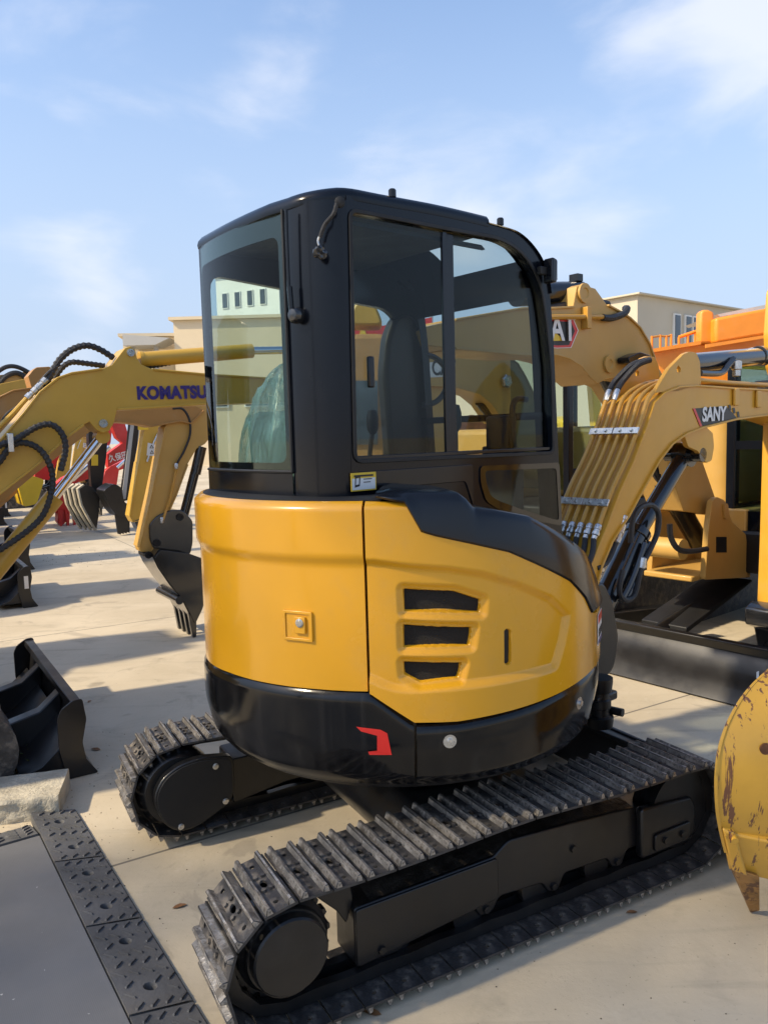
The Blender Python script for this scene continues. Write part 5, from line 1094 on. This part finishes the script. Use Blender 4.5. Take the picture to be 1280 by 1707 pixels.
arm_plate('arm', [[0.333,2.34],[0.659,2.374],[0.629,2.129],[0.667,1.793],[0.635,1.454],[0.286,1.247],[0.212,1.251],[0.273,1.797]], -.1, .1, 'cat', R2, r=.04)
m = MB(); c5 = [[1.198,1.981],[1.838,1.376]]; m.cyl((c5[0][0], 0, c5[0][1]), (c5[1][0], 0, c5[1][1]), .06, n=16); m.build('boom_cylinder', 'cap', R2)
for y in (-.80, .76):
    t = MB(); pts = [(1.0 + .3 * cos(a), .3 + .3 * sin(a)) for a in [pi / 2 + pi * k / 10 for k in range(11)]] + [(3.3 + .3 * cos(a), .3 + .3 * sin(a)) for a in [-pi / 2 + pi * k / 10 for k in range(11)]]; t.prism(pts, y - .2, y + .2); t.build('track', 'track', R2)
m = MB(); m.prism(fillet([(1.3, -.9), (3.4, -.9), (3.6, 0), (3.4, .9), (1.3, .9)], .12, 3), .64, .95, 'xy'); m.build('deck', 'matte', R2, bevel=.02)
m = MB(); m.prism(fillet([(2.3, -.9), (3.4, -.9), (3.6, 0), (3.4, .9), (1.6, .9), (1.6, .1), (2.3, .1)], .12, 3), .95, 1.7, 'xy'); m.build('house', 'cat', R2, bevel=.06, seg=3)
m = MB(); m.box(.85, 1.5, -.25, .25, .7, 1.1); m.build('boom_bracket', 'cat', R2, bevel=.03)
# its cab: traced on the plane of the cab front
c_ = empty('cab', (0, 0, 0), 0, R2)
fx = [[1.481,2.102],[2.109,2.114],[2.11,0.978],[1.473,1.024]]
x0, x1, zt_, zb_ = fx[0][0], fx[1][0] + .5, 2.45, .95
for x, y in ((x0, -.86), (x0, -.12), (x1 - .08, -.86), (x1 - .08, -.12)):
    m = MB(); m.box(x, x + .08, y, y + .07, zb_, zt_); m.build('cab_post', 'cabpaint', c_, bevel=.012)
m = MB(); m.box(x0 - .03, x1 + .02, -.88, -.03, zt_, zt_ + .10); m.build('cab_roof', 'cabpaint', c_, bevel=.04, seg=3)
m = MB(); m.box(x0 + .08, x1 - .08, -.84, -.834, 1.3, zt_); m.build('side_pane', 'glass_bg', c_, smooth=0)
m = MB(); m.box(x0 + .02, x0 + .026, -.79, -.12, 1.1, zt_); m.build('front_pane', 'glass_bg', c_, smooth=0)
m = MB(); m.box(x0 + .08, x1 - .08, -.86, -.80, zb_, 1.3); m.build('door_panel', 'cabpaint', c_, bevel=.01)

# ---- the row goes on: further machines of the same kinds
def copy_tree(o, parent=None):
    c = o.copy(); COL.objects.link(c); c.parent = parent
    for ch in list(o.children): copy_tree(ch, c)
    return c
dR = Vector((sin(radians(57.4)), cos(radians(57.4)), 0)); nR = Vector((-cos(radians(57.4)), sin(radians(57.4)), 0))
for src_, nv_, tv_, lab_ in ((L2, 18.6, 3.0, 'yellow excavator standing behind the red one in the row'), (L3, 20.6, 2.2, 'ochre excavator second behind the red one in the row'), (L7, 23.0, 3.4, 'second red excavator far down the row'), (L2, 25.5, 3.6, 'dusty excavator far down the row past the second red one'),
                             (L4, 28.0, 4.2, 'excavator with a high boom far down the row'), (L3, 31.0, 4.6, 'small looking ochre excavator near the end of the row'), (L2, 34.0, 6.0, 'last yellow excavator at the far end of the row')):
    c = copy_tree(src_); p = dR * tv_ + nR * nv_; c.location = (p.x, p.y, 0); c['label'] = lab_

# ------------------------------------------------------------------ things lying about
# kerb stone
b_ = bmesh.new()
ks = [[-1.903,3.265],[-1.495,3.36],[-1.598,3.589],[-2.06,3.554]]
n0 = len(ks); c0 = Vector((ks[1][0], ks[1][1])); a0 = Vector((ks[0][0], ks[0][1])); dirx = (c0 - a0).normalized(); diry = Vector((-dirx.y, dirx.x))
m = MB(); NXs, NYs = 40, 14; Lk, Wk, Hk = 1.0, .30, .105
def kp(u_, v_, w_): p = c0 - dirx * (Lk * (1 - u_)) + diry * (Wk * v_); return Vector((p.x, p.y, w_ * Hk))
rows = []
prof_ = [(0, 0)] + [(0, k / 8) for k in range(1, 8)] + [(.03, 1)] + [(k / 10, 1) for k in range(1, 10)] + [(.97, 1)] + [(1, 1 - k / 6) for k in range(1, 7)]
for i in range(NXs + 1):
    u_ = i / NXs; row = []
    for (v_, w_) in prof_:
        p = kp(u_, v_, w_); k = Vector((p.x * 22, p.y * 22, p.z * 22)); rough_ = .011 if v_ == 0 and w_ > 0 else .003
        e_ = noise.noise(k) * rough_ + noise.noise(k * 2.7) * rough_ * .5
        p += Vector((diry.x * e_, diry.y * e_, noise.noise(k * .7) * .004 if w_ == 1 else 0)); row.append(p)
    rows.append(row)
m.grid(rows); m.add(rows[-1], [tuple(range(len(prof_)))]); m.add(rows[0], [tuple(range(len(prof_)))])
tag(m.build('kerb_stone', 'stone', smooth=50), 'broken pale concrete kerb stone lying beside the dozer blade', 'kerb stone')
# grass tuft and litter under the near blade
rg = random.Random(8); m = MB(); gp = [[-2.034,3.848],[-1.952,4.005],[-2.041,4.058],[-2.057,3.959],[-1.925,3.877]]
for p in gp:
    for k in range(26):
        x, y = p[0] + rg.uniform(-.12, .12), p[1] + rg.uniform(-.10, .10); a = rg.uniform(0, 6.28); h_ = rg.uniform(.03, .10); l_ = rg.uniform(.2, 1.0); w_ = .0025
        m.add([(x - w_, y, 0), (x + w_, y, 0), (x + cos(a) * h_ * l_ * .5 + w_ * .6, y + sin(a) * h_ * l_ * .5, h_ * .7), (x + cos(a) * h_ * l_, y + sin(a) * h_ * l_, h_)], [(0, 1, 2), (0, 2, 3)])
tag(m.build('grass', 'grass', smooth=0, weld=False), 'thin weeds growing under the near dozer blade', 'grass', kind='stuff')

# platform sheet with a border of rubber ramp tiles
PC = Vector((-1.478, 3.122)); PE = Vector((-.745, 2.035))            # inner edge of the border
e = (PE - PC).normalized(); w = Vector((-e.y, e.x));  w = w if w.x > 0 else -w
HS = .045
pg_ = [PC, PC + e * 2.6, PC + e * 2.6 - w * 2.2, PC - w * 2.2]
m = MB(); m.prism([tuple(p) for p in pg_], HS - .006, HS, 'xy'); plat = m.build('platform_sheet', 'sheet', smooth=0, bevel=.003)
m = MB(); m.prism([tuple(p) for p in [PC + e * .02 - w * .02, PC + e * 2.58 - w * .02, PC + e * 2.58 - w * 2.1, PC + e * .02 - w * 2.1]], .001, HS - .0065, 'xy'); m.build('platform_core', 'matte', plat)
tag(plat, 'flat dark grey ribbed platform sheet framed by rubber ramp tiles', 'platform')
TL, TW = .495, .188
tm = MB(); n1, n2 = 1, 1
# one tile: wedge with raised chevrons and two holes; local x along the edge, y outwards (down the slope)
def scl0(P, f):
    c = (sum(p[0] for p in P) / len(P), sum(p[1] for p in P) / len(P)); return [(c[0] + (p[0] - c[0]) * f, c[1] + (p[1] - c[1]) * f) for p in P]
def slope(y): return HS + .004 - (HS - .006) * (y / TW)
hole = [(TL * .25, TW * .5), (TL * .78, TW * .5)]
lps = [[(.002, 0), (TL - .002, 0), (TL - .002, TW - .004), (.002, TW - .004)]] + [[(hx_ + .021 * cos(2 * pi * k / 18), hy_ + .021 * sin(2 * pi * k / 18)) for k in range(18)] for hx_, hy_ in hole]
fl = [q for l in lps for q in l]; tm.add([(x, y, slope(y)) for x, y in fl], tess(lps))
for l in lps[1:]:
    tm.grid([[(x, y, slope(y)) for x, y in l], [(x, y, slope(y) - .005) for x, y in scl0(l, .86)], [(x, y, .004) for x, y in scl0(l, .72)]], closed=True); tm.add([(x, y, .004) for x, y in scl0(l, .72)], [tuple(range(18))])
TILE = tm; 
tm.add([(0, 0, 0), (TL, 0, 0), (TL, TW, 0), (0, TW, 0), (0, 0, slope(0)), (TL, 0, slope(0)), (TL, TW, slope(TW) - .004), (0, TW, slope(TW) - .004)], [(0, 1, 5, 4), (1, 2, 6, 5), (2, 3, 7, 6), (3, 0, 4, 7)])
TME = tm.mesh('ramp_tile', 30); TME.materials.append(M['rubber'])
ch_ = MB(); k = 0
for r in range(4):
    for c in range(9):
        x = .028 + c * .055; y = .026 + r * .043 + (.0 if c % 2 else .012); s = 1 if (c % 2) else -1
        if any(math.hypot(x - a_, y - b2) < .040 for a_, b2 in hole) or y > TW - .015: continue
        d = Vector((cos(s * .75), sin(s * .75))) * .021; n = Vector((-d.y, d.x)).normalized() * .0035
        q = [Vector((x, y)) - d - n, Vector((x, y)) + d - n, Vector((x, y)) + d + n, Vector((x, y)) - d + n]
        ch_.add([(p.x, p.y, slope(p.y) + .0005) for p in q] + [(p.x * .8 + x * .2, p.y * .8 + y * .2, slope(p.y) + .006) for p in q], [(4, 5, 6, 7), (0, 1, 5, 4), (1, 2, 6, 5), (2, 3, 7, 6), (3, 0, 4, 7)])
CHM = ch_.mesh('tread_bars', 0); CHM.materials.append(M['rubber'])
first = None
names = ['corner rubber ramp tile nearest the kerb stone', 'rubber ramp tile between the corner tile and the third tile', 'rubber ramp tile third from the kerb stone', 'rubber ramp tile cut by the lower edge of the picture']
start = PC + e * -.226
for k in range(4):
    o = bpy.data.objects.new('ramp_tile', TME); COL.objects.link(o)
    p = start + e * ((TL + .006) * k) + w * .004
    o.matrix_world = Matrix(((e.x, w.x, 0, p.x), (e.y, w.y, 0, p.y), (0, 0, 1, .002), (0, 0, 0, 1)))
    tag(o, 'black ' + names[k], 'ramp tile', 'rubber ramp tiles round the platform')
    c = bpy.data.objects.new('tread_bars', CHM); COL.objects.link(c); c.parent = o
    c['kind'] = 'stuff'
for k in range(3):                                     # along the far edge of the sheet
    o = bpy.data.objects.new('ramp_tile', TME); COL.objects.link(o)
    ex2, wy = -w, -e; p = PC - w * (.004 + (TL + .006) * k) - e * .004
    o.matrix_world = Matrix(((ex2.x, wy.x, 0, p.x), (ex2.y, wy.y, 0, p.y), (0, 0, 1, .003), (0, 0, 0, 1)))
    tag(o, ['dusty brown rubber ramp tile in front of the kerb stone', 'second dusty ramp tile along the far edge of the platform', 'third dusty ramp tile along the far edge of the platform'][k], 'ramp tile', 'rubber ramp tiles round the platform')
    c = bpy.data.objects.new('tread_bars', CHM); COL.objects.link(c); c.parent = o; c['kind'] = 'stuff'

# grit swept against the kerb stone and round the tracks
rp2 = random.Random(12); m = MB()
for (cx_, cy_), sp_r, n_ in zip([[-1.577,3.3],[-1.445,4.018],[-1.504,3.746],[-0.742,2.704],[-4.853,11.32],[-0.04,2.113],[1.08,2.694],[-1.026,3.143],[0.368,2.248]], (.22, .35, .30, .35, .8, .4, .4, .35, .45), (130, 90, 60, 24, 160, 22, 22, 50, 20)):
    for k in range(n_):
        x, y = cx_ + rp2.gauss(0, sp_r), cy_ + rp2.gauss(0, sp_r * .6); r = rp2.uniform(.001, .0036) * (2.2 if n_ == 160 else 1); a = rp2.uniform(0, 3)
        q = [(x + r * cos(a + j * 1.57) * (1 + .3 * (j % 2)), y + r * sin(a + j * 1.57)) for j in range(4)]
        m.add([(u_[0], u_[1], .0005) for u_ in q] + [(x, y, r * rp2.uniform(.7, 1.3))], [(0, 1, 4), (1, 2, 4), (2, 3, 4), (3, 0, 4)])
tag(m.build('gravel', 'grit', smooth=0, weld=False), 'loose dark grit scattered on the concrete', 'gravel', kind='stuff')
# leaves and scraps on the concrete
def leaf(p, s, a, mat='leaf'):
    m = MB(); n = 7; L_ = [(-1, 0, .0), (-.5, .38, .10), (.1, .45, .16), (.7, .2, .1), (1, 0, .02), (.6, -.25, .14), (0, -.42, .18), (-.6, -.3, .08)]
    m.add([(x * s, y * s, z * s + .002) for x, y, z in L_] + [(0, 0, .03 * s)], [(i, (i + 1) % 8, 8) for i in range(8)]); o = m.build('dry_leaf', mat, None, smooth=60); o.location = (p[0], p[1], .001); o.rotation_euler.z = a; return o
rl = random.Random(3)
lp_ = [[0.821,2.555],[0.909,3.411],[-0.775,2.661],[0.652,2.784],[-1.941,4.92],[-1.612,4.125],[-0.075,2.115],[-1.397,3.969],[-1.356,4.149]]
LN = ['curled brown leaf beside the middle of the near track', 'dry leaf beside the front of the near track', 'small scrap beside the ramp tiles', 'dry leaf on the lower track run', 'dark scrap beyond the near dozer blade', 'dry twig scrap beside the near dozer blade', 'leaf scrap beside the near sprocket', 'dry scrap between kerb stone and far track', 'dry scrap behind the far track']
for p, nm in zip(lp_, LN): tag(leaf(p, rl.uniform(.018, .032), rl.uniform(0, 6)), nm, 'leaf', 'dry leaves on the concrete')

# ------------------------------------------------------------------ worn bucket in the corner of the picture, on its own arm
nb = tag(empty('bucket', (0, 2.45, 0)), 'worn yellow digger bucket with rust scratches standing on its pointed tooth', 'bucket')
EOF_ = [.16, .09, .03, -.03, -.075, -.115, -.145, -.165, -.172, -.168, -.152, -.125, -.10]
EXZ = [[1.406,0.915]] + [[1.313,0.896]] + [[1.238,0.878]] + [[1.167,0.859]] + [[1.11,0.831]] + [[1.061,0.793]] + [[1.022,0.744]] + [[0.998,0.687]] + [[0.989,0.623]] + [[0.992,0.555]] + [[1.005,0.483]] + [[1.029,0.406]] + [[1.055,0.332]]
edge = spline([(p[0], o_, p[1]) for p, o_ in zip(EXZ, EOF_)], 5)
WB = .52
rows = [[(p.x + WB * k / 18, p.y, p.z) for k in range(19)] for p in edge]
nrm_ = lambda i: (edge[min(i + 1, len(edge) - 1)] - edge[max(i - 1, 0)])
rowsb = []
for i, r in enumerate(rows):
    t_ = nrm_(i); n_ = Vector((0, t_.z, -t_.y)).normalized(); n_ = n_ if n_.y > 0 else -n_; rowsb.append([(x, y + n_.y * .016, z + n_.z * .016) for x, y, z in r])
m = MB(); m.grid(rows); m.grid(rowsb); m.grid([[r[0] for r in rows], [r[0] for r in rowsb]]); m.grid([[r[-1] for r in rows], [r[-1] for r in rowsb]]); m.grid([rows[0], rowsb[0]]); m.grid([rows[-1], rowsb[-1]])
m.build('back_sheet', 'bucket', nb, smooth=50)
for xs in (-.010, WB + .001):                 # side plates, their rim standing a little proud of the back
    v = [(p.x + xs, p.y - .006, p.z) for p in edge] + [(edge[-1].x + xs + .47 * .18, .08, .30), (edge[-1].x + xs + .47 * .44, .34, .50), (edge[0].x + xs + .47 * .26, .42, .92)]
    v2 = [(q[0] + .010, q[1], q[2]) for q in v]; n = len(v); sd_ = MB()
    sd_.add(v + v2, [(i, (i + 1) % n, n + (i + 1) % n, n + i) for i in range(n)])
    fan = [(i, i + 1, n - 1 - i) for i in range(0)]
    me_ = sd_; tri_ = tess([[(q[1], q[2]) for q in v]]); me_.f += [tuple(t) for t in tri_] + [tuple(n + i for i in reversed(t)) for t in tri_]
    sd_.build('side_plate', 'bucket', nb, smooth=40)
LT = [[1.025,0.416],[1.267,0.333]] + [[1.085,0.243],[1.309,0.155]]
q0, q1, q2, q3 = [Vector((LT[i][0], y_, LT[i][1])) for i, y_ in ((0, -.135), (1, -.135), (3, -.06), (2, -.06))]
def slab(name, quad, th, mat, bev): 
    m = MB(); n_ = (quad[1] - quad[0]).cross(quad[3] - quad[0]).normalized(); n_ = n_ if n_.y > 0 else -n_; m.add([tuple(p) for p in quad] + [tuple(p + n_ * th) for p in quad], [(0, 1, 2, 3), (7, 6, 5, 4)] + [(i, (i + 1) % 4, 4 + (i + 1) % 4, 4 + i) for i in range(4)]); return m.build(name, mat, nb, bevel=bev)
slab('cutting_lip', [q0, q1 + Vector((.1, 0, 0)), q2 + Vector((.1, 0, 0)), q3], .022, 'bucket', .006)
for k in range(3):
    dx = Vector((.19 * k, 0, -.012 * k))
    A_ = [Vector((p[0], y_, p[1])) + dx for p, y_ in zip([[1.02,0.431],[1.061,0.414]] + [[1.132,0.236],[1.08,0.258]], (-.15, -.15, -.085, -.085))]
    slab('tooth_adapter', A_, .03, 'bucket', .007)
    T_ = [Vector((p[0], y_, p[1])) + dx for p, y_ in zip([[1.083,0.269],[1.168,0.238]] + [[1.255,-0.001],[1.222,0.011]], (-.09, -.09, .08, .08))]
    T_[2].z = .012; T_[3].z = .004
    m = MB(); bk_ = [T_[0] + Vector((.004, .07, .0)), T_[1] + Vector((-.004, .07, 0)), T_[2] + Vector((-.002, .012, 0)), T_[3] + Vector((.002, .012, 0))]
    m.add([tuple(p) for p in T_ + bk_], [(0, 1, 2, 3), (7, 6, 5, 4)] + [(i, (i + 1) % 4, 4 + (i + 1) % 4, 4 + i) for i in range(4)]); m.build('tooth', 'toothm', nb, bevel=.004)
p = [[1.139,0.695]][0]; MB().lathe((p[0], -.166, p[1]), (0, -1, -.05), [(.018, -.004), (.018, .002), (.001, .0025)], 18).build('drain_hole', 'rusty', nb)
p = [[1.052,0.407]][0]; m = MB(); m.cyl((p[0], -.145, p[1]), (p[0], -.163, p[1] - .006), .012, n=10); m.build('lip_bolt', 'bucket', nb)
m = MB(); m.prism(fillet([(.10, .90), (.42, .86), (.62, 1.9), (.50, 2.05), (.36, 1.9)], .05, 3), 1.58, 1.72, 'yz'); m.build('arm', 'bucket', nb, bevel=.01)

# ------------------------------------------------------------------ far background
# orange machine with deck and railings
og = frame('orange_crane', (0.000,14.000,0.00), 'large orange crane deck with railings behind the tan boom', 'crane')
def OB(name, P, y0, y1, mat='orange', **k): m = MB(); m.prism(P, y0, y1); return m.build(name, mat, og, **k)
OB('deck_girder', [[4.746,2.999],[5.679,3.11],[5.849,3.085],[6.97,3.253],[6.99,2.372],[4.749,2.432]], 0, .4, bevel=.03)
OB('deck_edge', [[4.716,3.026],[5.617,3.147],[5.618,3.085],[4.716,2.964]], -.15, -.01)
OB('counter_post', [[5.617,3.111],[5.62,3.627],[5.661,3.688],[5.756,3.685],[5.861,3.641],[5.87,3.104]], -.1, .12, bevel=.04, seg=3)
OB('engine_housing', [[5.799,3.511],[6.81,3.676],[6.82,3.219],[5.806,3.083]], -.3, .5, bevel=.05, seg=3)
OB('housing_lip', [[5.619,3.062],[6.795,3.214],[6.797,3.163],[5.62,3.001]], -.35, -.31)
OB('housing_roof', [[6.085,3.654],[7.107,3.827],[7.108,3.753],[6.139,3.61]], .3, 1.8, 'roofgrey')
rl_ = [[4.876,3.292],[5.026,3.309],[5.134,3.295],[5.22,3.314],[5.36,3.258],[5.521,3.306],[5.649,3.345],[5.735,3.364]]
for k, p in enumerate(rl_): m = MB(); m.cyl((p[0], .2, p[1]), (p[0], .2, p[1] - .35), .022, n=8); m.build('rail_post', 'orange', og)
m = MB(); m.tube([(p[0], .2, p[1]) for p in rl_[4:]], .03, 8); m.build('hand_rail', 'orange', og)
m = MB(); m.tube([(p[0], .2, p[1] - .02) for p in rl_[:4]], .02, 8); m.build('hand_rail', 'brown_yellow', og)
m = MB(); p = [[6.17,2.859]][0]; m.lathe((p[0] + .35, -.8, p[1] - .6), (0, 0, 1), [(.62, 0), (.62, .35), (.55, .55), (.35, .68), (.001, .72)], 24); m.build('air_cleaner', 'greywall', og)
m = MB(); m.box(5.2, 8.5, .1, 2.2, .5, 2.3); m.build('carrier', 'komatsu', og, bevel=.1)
for k in range(3): MB().lathe((5.6 + k * 1.2, .1, .55), (0, -1, 0), [(.3, -.3), (.55, -.3), (.55, .0), (.3, .02), (.001, .02)], 24).build('wheel', 'matte', og)
# lime-yellow loader between the rows
ll = frame('wheel_loader', (0.000,14.000,0.00), 'bright yellow loader seen in the gap between cab and tan boom', 'loader')
P_ = [[2.629,2.67],[3.203,2.547],[3.203,2.348],[2.628,2.472]]; m = MB(); m.prism(P_, -2, -1.2); m.build('boom_beam', 'lemon', ll, bevel=.03)
P_ = [[2.744,1.816],[2.927,1.902],[2.953,1.261],[3.11,1.073],[3.202,0.607],[2.738,0.619]]; m = MB(); m.prism(P_, -2, -1.0); m.build('body', 'lemon', ll, bevel=.05)
P_ = [[3.336,2.376],[3.441,2.373],[3.77,0.55],[3.48,0.558]]; m = MB(); m.prism(P_, -1.5, -1.2); m.build('lift_arm', 'lemon', ll, bevel=.03)
P_ = [[1.047,1.862],[1.415,1.943],[2.053,1.607],[2.419,1.349],[2.414,0.628],[1.024,0.666]]; m = MB(); m.prism(P_, -1.9, -.9); m.build('rear_body', 'rusty', ll, bevel=.05)
P_ = [[5.302,1.754],[5.49,1.843],[5.727,1.837],[5.758,0.215],[5.326,0.227]]; m = MB(); m.prism(P_, -2.6, -1.6); m.build('side_body', 'lemon', ll, bevel=.05)
for px_ in [[1.207,0.377],[2.212,0.35],[3.217,0.322]]: MB().lathe((px_[0], -2.0, .55), (0, -1, 0), [(.3, -.3), (.55, -.3), (.55, .0), (.3, .02), (.001, .02)], 24).build('wheel', 'matte', ll)
# red banner with star and pale cab beyond the side window
rdm = frame('banner', (0.000,14.000,0.00), 'red banner with a gold star seen through the rear side pane', 'banner')
P_ = [[-0.597,3.078],[0.737,3.263],[0.738,2.517],[-0.62,2.388]]; m = MB(); m.prism(P_, -3, -2.96); m.build('cloth', 'red', rdm)
c_s = [[-0.226,2.995]][0]; m = MB(); m.prism([(c_s[0] + (.20 if k % 2 == 0 else .08) * sin(pi * k / 5), c_s[1] + (.20 if k % 2 == 0 else .08) * cos(pi * k / 5)) for k in range(10)], -3.012, -3.002); m.build('star', 'label_yellow', rdm)
for px_ in [[-0.562,3.057],[0.727,3.269]]: m = MB(); m.cyl((px_[0], -2.93, 0), (px_[0], -2.93, px_[1] + .1), .03, n=8); m.build('pole', 'steel', rdm)
tnk = frame('parked_machine', (0.000,14.000,0.00), 'pale tan machine cab seen through the rear side pane', 'machine')
P_ = [[-0.41,2.873],[0.059,2.861],[0.094,2.755],[0.044,0.857],[-0.473,0.871]]; m = MB(); m.prism(fillet(P_, .15, 4), -4.6, -3.6); m.build('cab_body', 'brown_yellow', tnk, bevel=.06)
P_ = [[-0.356,3.139],[-0.26,3.299],[-0.14,3.31],[-0.022,3.219],[0.063,2.994],[-0.36,3.006]]; m = MB(); m.prism(fillet(P_, .1, 4), -4.3, -3.8); m.build('roof_dome', 'komatsu', tnk, bevel=.06)
P_ = [[-0.382,2.319],[-0.032,2.31],[-0.053,1.552],[-0.405,1.562]]; m = MB(); m.prism(P_, -4.63, -4.605); m.build('window', 'pane', tnk)
lpz = frame('lamp_post', (0.000,14.000,0.00), 'thin pale lamp post seen through the rear side pane', 'lamp post')
p = [[0.411,4.106]][0]; m = MB(); m.cyl((p[0], 2, 0), (p[0] + .05, 2, 5.7), .07, .05, n=10); m.build('post', 'roofgrey', lpz); m = MB(); m.lathe((p[0] + .05, 2, 5.7), (0, 0, 1), [(.05, 0), (.09, .02), (.09, .12), (.03, .16)], 12); m.build('lamp_head', 'roofgrey', lpz)

# ---- buildings
def building(name, label, x0, x1, y0, y1, h_, wall, wins, roof=.35, rw='roofgrey', rot=0.):
    o = tag(empty(name, ((x0 + x1) / 2, (y0 + y1) / 2, 0), radians(rot)), label, 'building'); hx_, hy_ = (x1 - x0) / 2, (y1 - y0) / 2
    m = MB(); m.box(-hx_, hx_, -hy_, hy_, 0, h_); m.build('wall', wall, o, smooth=0)
    m = MB(); m.box(-hx_ - .25, hx_ + .25, -hy_ - .25, hy_ + .25, h_ + .01, h_ + roof); m.build('roof', rw, o, smooth=0)
    for (u0, u1, z0, z1) in wins:
        m = MB(); m.box(u0, u1, -hy_ - .10, -hy_ - .003, z0, z1); wo_ = m.build('window', 'whitewall', o, smooth=0)
        m = MB(); m.box(u0 + .08, u1 - .08, -hy_ - .13, -hy_ - .105, z0 + .08, z1 - .08); m.build('pane', 'pane', wo_, smooth=0)
    return o
fh = building('factory_hall', 'large pale clad hall with dark upright windows behind the orange crane', 11.7 + .777 * 13 - .629 * 7 - 13, 11.7 + .777 * 13 - .629 * 7 + 13, 36 + .629 * 13 + .777 * 7 - 7, 36 + .629 * 13 + .777 * 7 + 7, 7.6, 'paleclad', [(-13 + a, -13 + b_, 5.5, 7.0) for a, b_ in ((2.9, 3.5), (3.9, 4.5), (4.6, 5.25), (5.6, 6.15), (7.4, 8.1), (9.0, 9.7))], .08, 'paleclad', 39)
building('office_block', 'cream building with strip windows beside the tan boom', 6.0, 12.6, 44, 54, 7.2, 'cream', [(-2.9, -1.5, 3.0, 4.7), (-.6, 2.6, 3.0, 4.7), (-2.9, -1.5, .8, 2.2), (-.6, 2.6, .8, 2.2)], .15, 'cream')
building('warehouse', 'cream warehouse with grey canopy behind the ochre boom', -17.4, -12.2, 52, 62, 8.4, 'cream', [(-2.6, -1.2, 3.2, 5.2), (.2, 2.4, 3.2, 5.2)], .2, 'cream', 8)
o = building('warehouse', 'cream gabled warehouse just left of the cab', -12.9, -4.0, 50, 64, 9.1, 'cream', [(-3.4, -1.2, 3.6, 4.8), (-.2, 2.4, 3.6, 4.8)], .2, 'cream', 0)
cn = tag(empty('canopy', (-14.4, 50.2, 0)), 'grey flat canopy roof in front of the cream warehouse', 'canopy')
m = MB(); m.prism([(-1.6, 8.3), (1.3, 8.0), (.4, 7.6), (-1.6, 7.6)], -.6, 1.5); m.build('roof_slab', 'greywall', cn)
for x in (-1.3, .2): m = MB(); m.cyl((x, .3, 0), (x, .3, 7.6), .15, n=12); m.build('column', 'greywall', cn)
building('tower_block', 'tall white block with small dark windows seen through the rear pane', -13.6, -6.4, 76, 88, 17.2, 'whitewall', [(-2.9 + 1.45 * (k % 4), -2.2 + 1.45 * (k % 4), 9.0 + 2.6 * (k // 4), 10.5 + 2.6 * (k // 4)) for k in range(12)], .4, 'whitewall', -25)
# leafy trunk and crown added out of view to thin the foreground sun
rt = random.Random(21); sdir = SHADOW.copy(); side_ = Vector((sdir.y, -sdir.x, 0))
TD = 8.6; tb = Vector((-1.22, 3.10, 0)) + side_ * 2.75 - sdir * TD
added_tree = tag(empty('added_tree', tb), 'unseen leafy crown and trunk added to thin the sun over the foreground', 'added_tree')
cz = 1.0 + TD * math.tan(SUN_EL); zup = sun_dir.cross(side_).normalized()
if zup.z < 0: zup = -zup
m = MB(); trunk_pts = spline([(0, 0, 0), (.08, .05, 2.2), (-.05, .12, 4.6), (.1, .0, cz - 1.5), (.05, .05, cz + .8)], 6); v, f = [], []
for i, p in enumerate(trunk_pts):
    r = .20 * (1 - .8 * i / len(trunk_pts)); 
    for k in range(10): v.append((p.x + r * cos(k * pi / 5), p.y + r * sin(k * pi / 5), p.z))
for i in range(len(trunk_pts) - 1):
    for k in range(10): f.append((i * 10 + k, i * 10 + (k + 1) % 10, i * 10 + 10 + (k + 1) % 10, i * 10 + 10 + k))
m.add(v, f); m.build('trunk', 'bark', added_tree)
for k in range(9):
    a_ = k * 2.4; z0_ = cz - 2.6 + .42 * k; d_ = Vector((cos(a_), sin(a_), .55)); m = MB(); P0 = Vector((0, 0, z0_)); m.tube(spline([P0, P0 + d_ * .9, P0 + d_ * 1.9 + Vector((0, 0, .3))], 4), .045, 6); m.build('branch', 'bark', added_tree)
m = MB(); nl = 0
while nl < 3500:
    a1, a2 = rt.uniform(-1, 1), rt.uniform(-1, 1)
    if abs(a1) ** 3 + abs(a2) ** 3 > 1: continue
    c = Vector((0, 0, cz)) + side_ * (a1 * 2.75) + zup * (a2 * 3.3) + sun_dir * (rt.uniform(-1, 1) * 2.0 * math.sqrt(max(.05, 1 - max(abs(a1), abs(a2)) ** 2)))
    for q in range(4):
        p = c + Vector((rt.gauss(0, .07), rt.gauss(0, .07), rt.gauss(0, .07))); d1 = Vector((rt.gauss(0, 1), rt.gauss(0, 1), rt.gauss(0, .6))).normalized(); d2 = d1.orthogonal().normalized(); d2 = (d2 * cos(q) + d1.cross(d2) * sin(q)); l_, w_ = .058, .032
        m.add([p - d1 * l_, p - d2 * w_, p + d1 * l_, p + d2 * w_], [(0, 1, 2, 3)])
    nl += 1
m.build('crown', 'leafgreen', added_tree, smooth=0, weld=False)['kind'] = 'stuff'
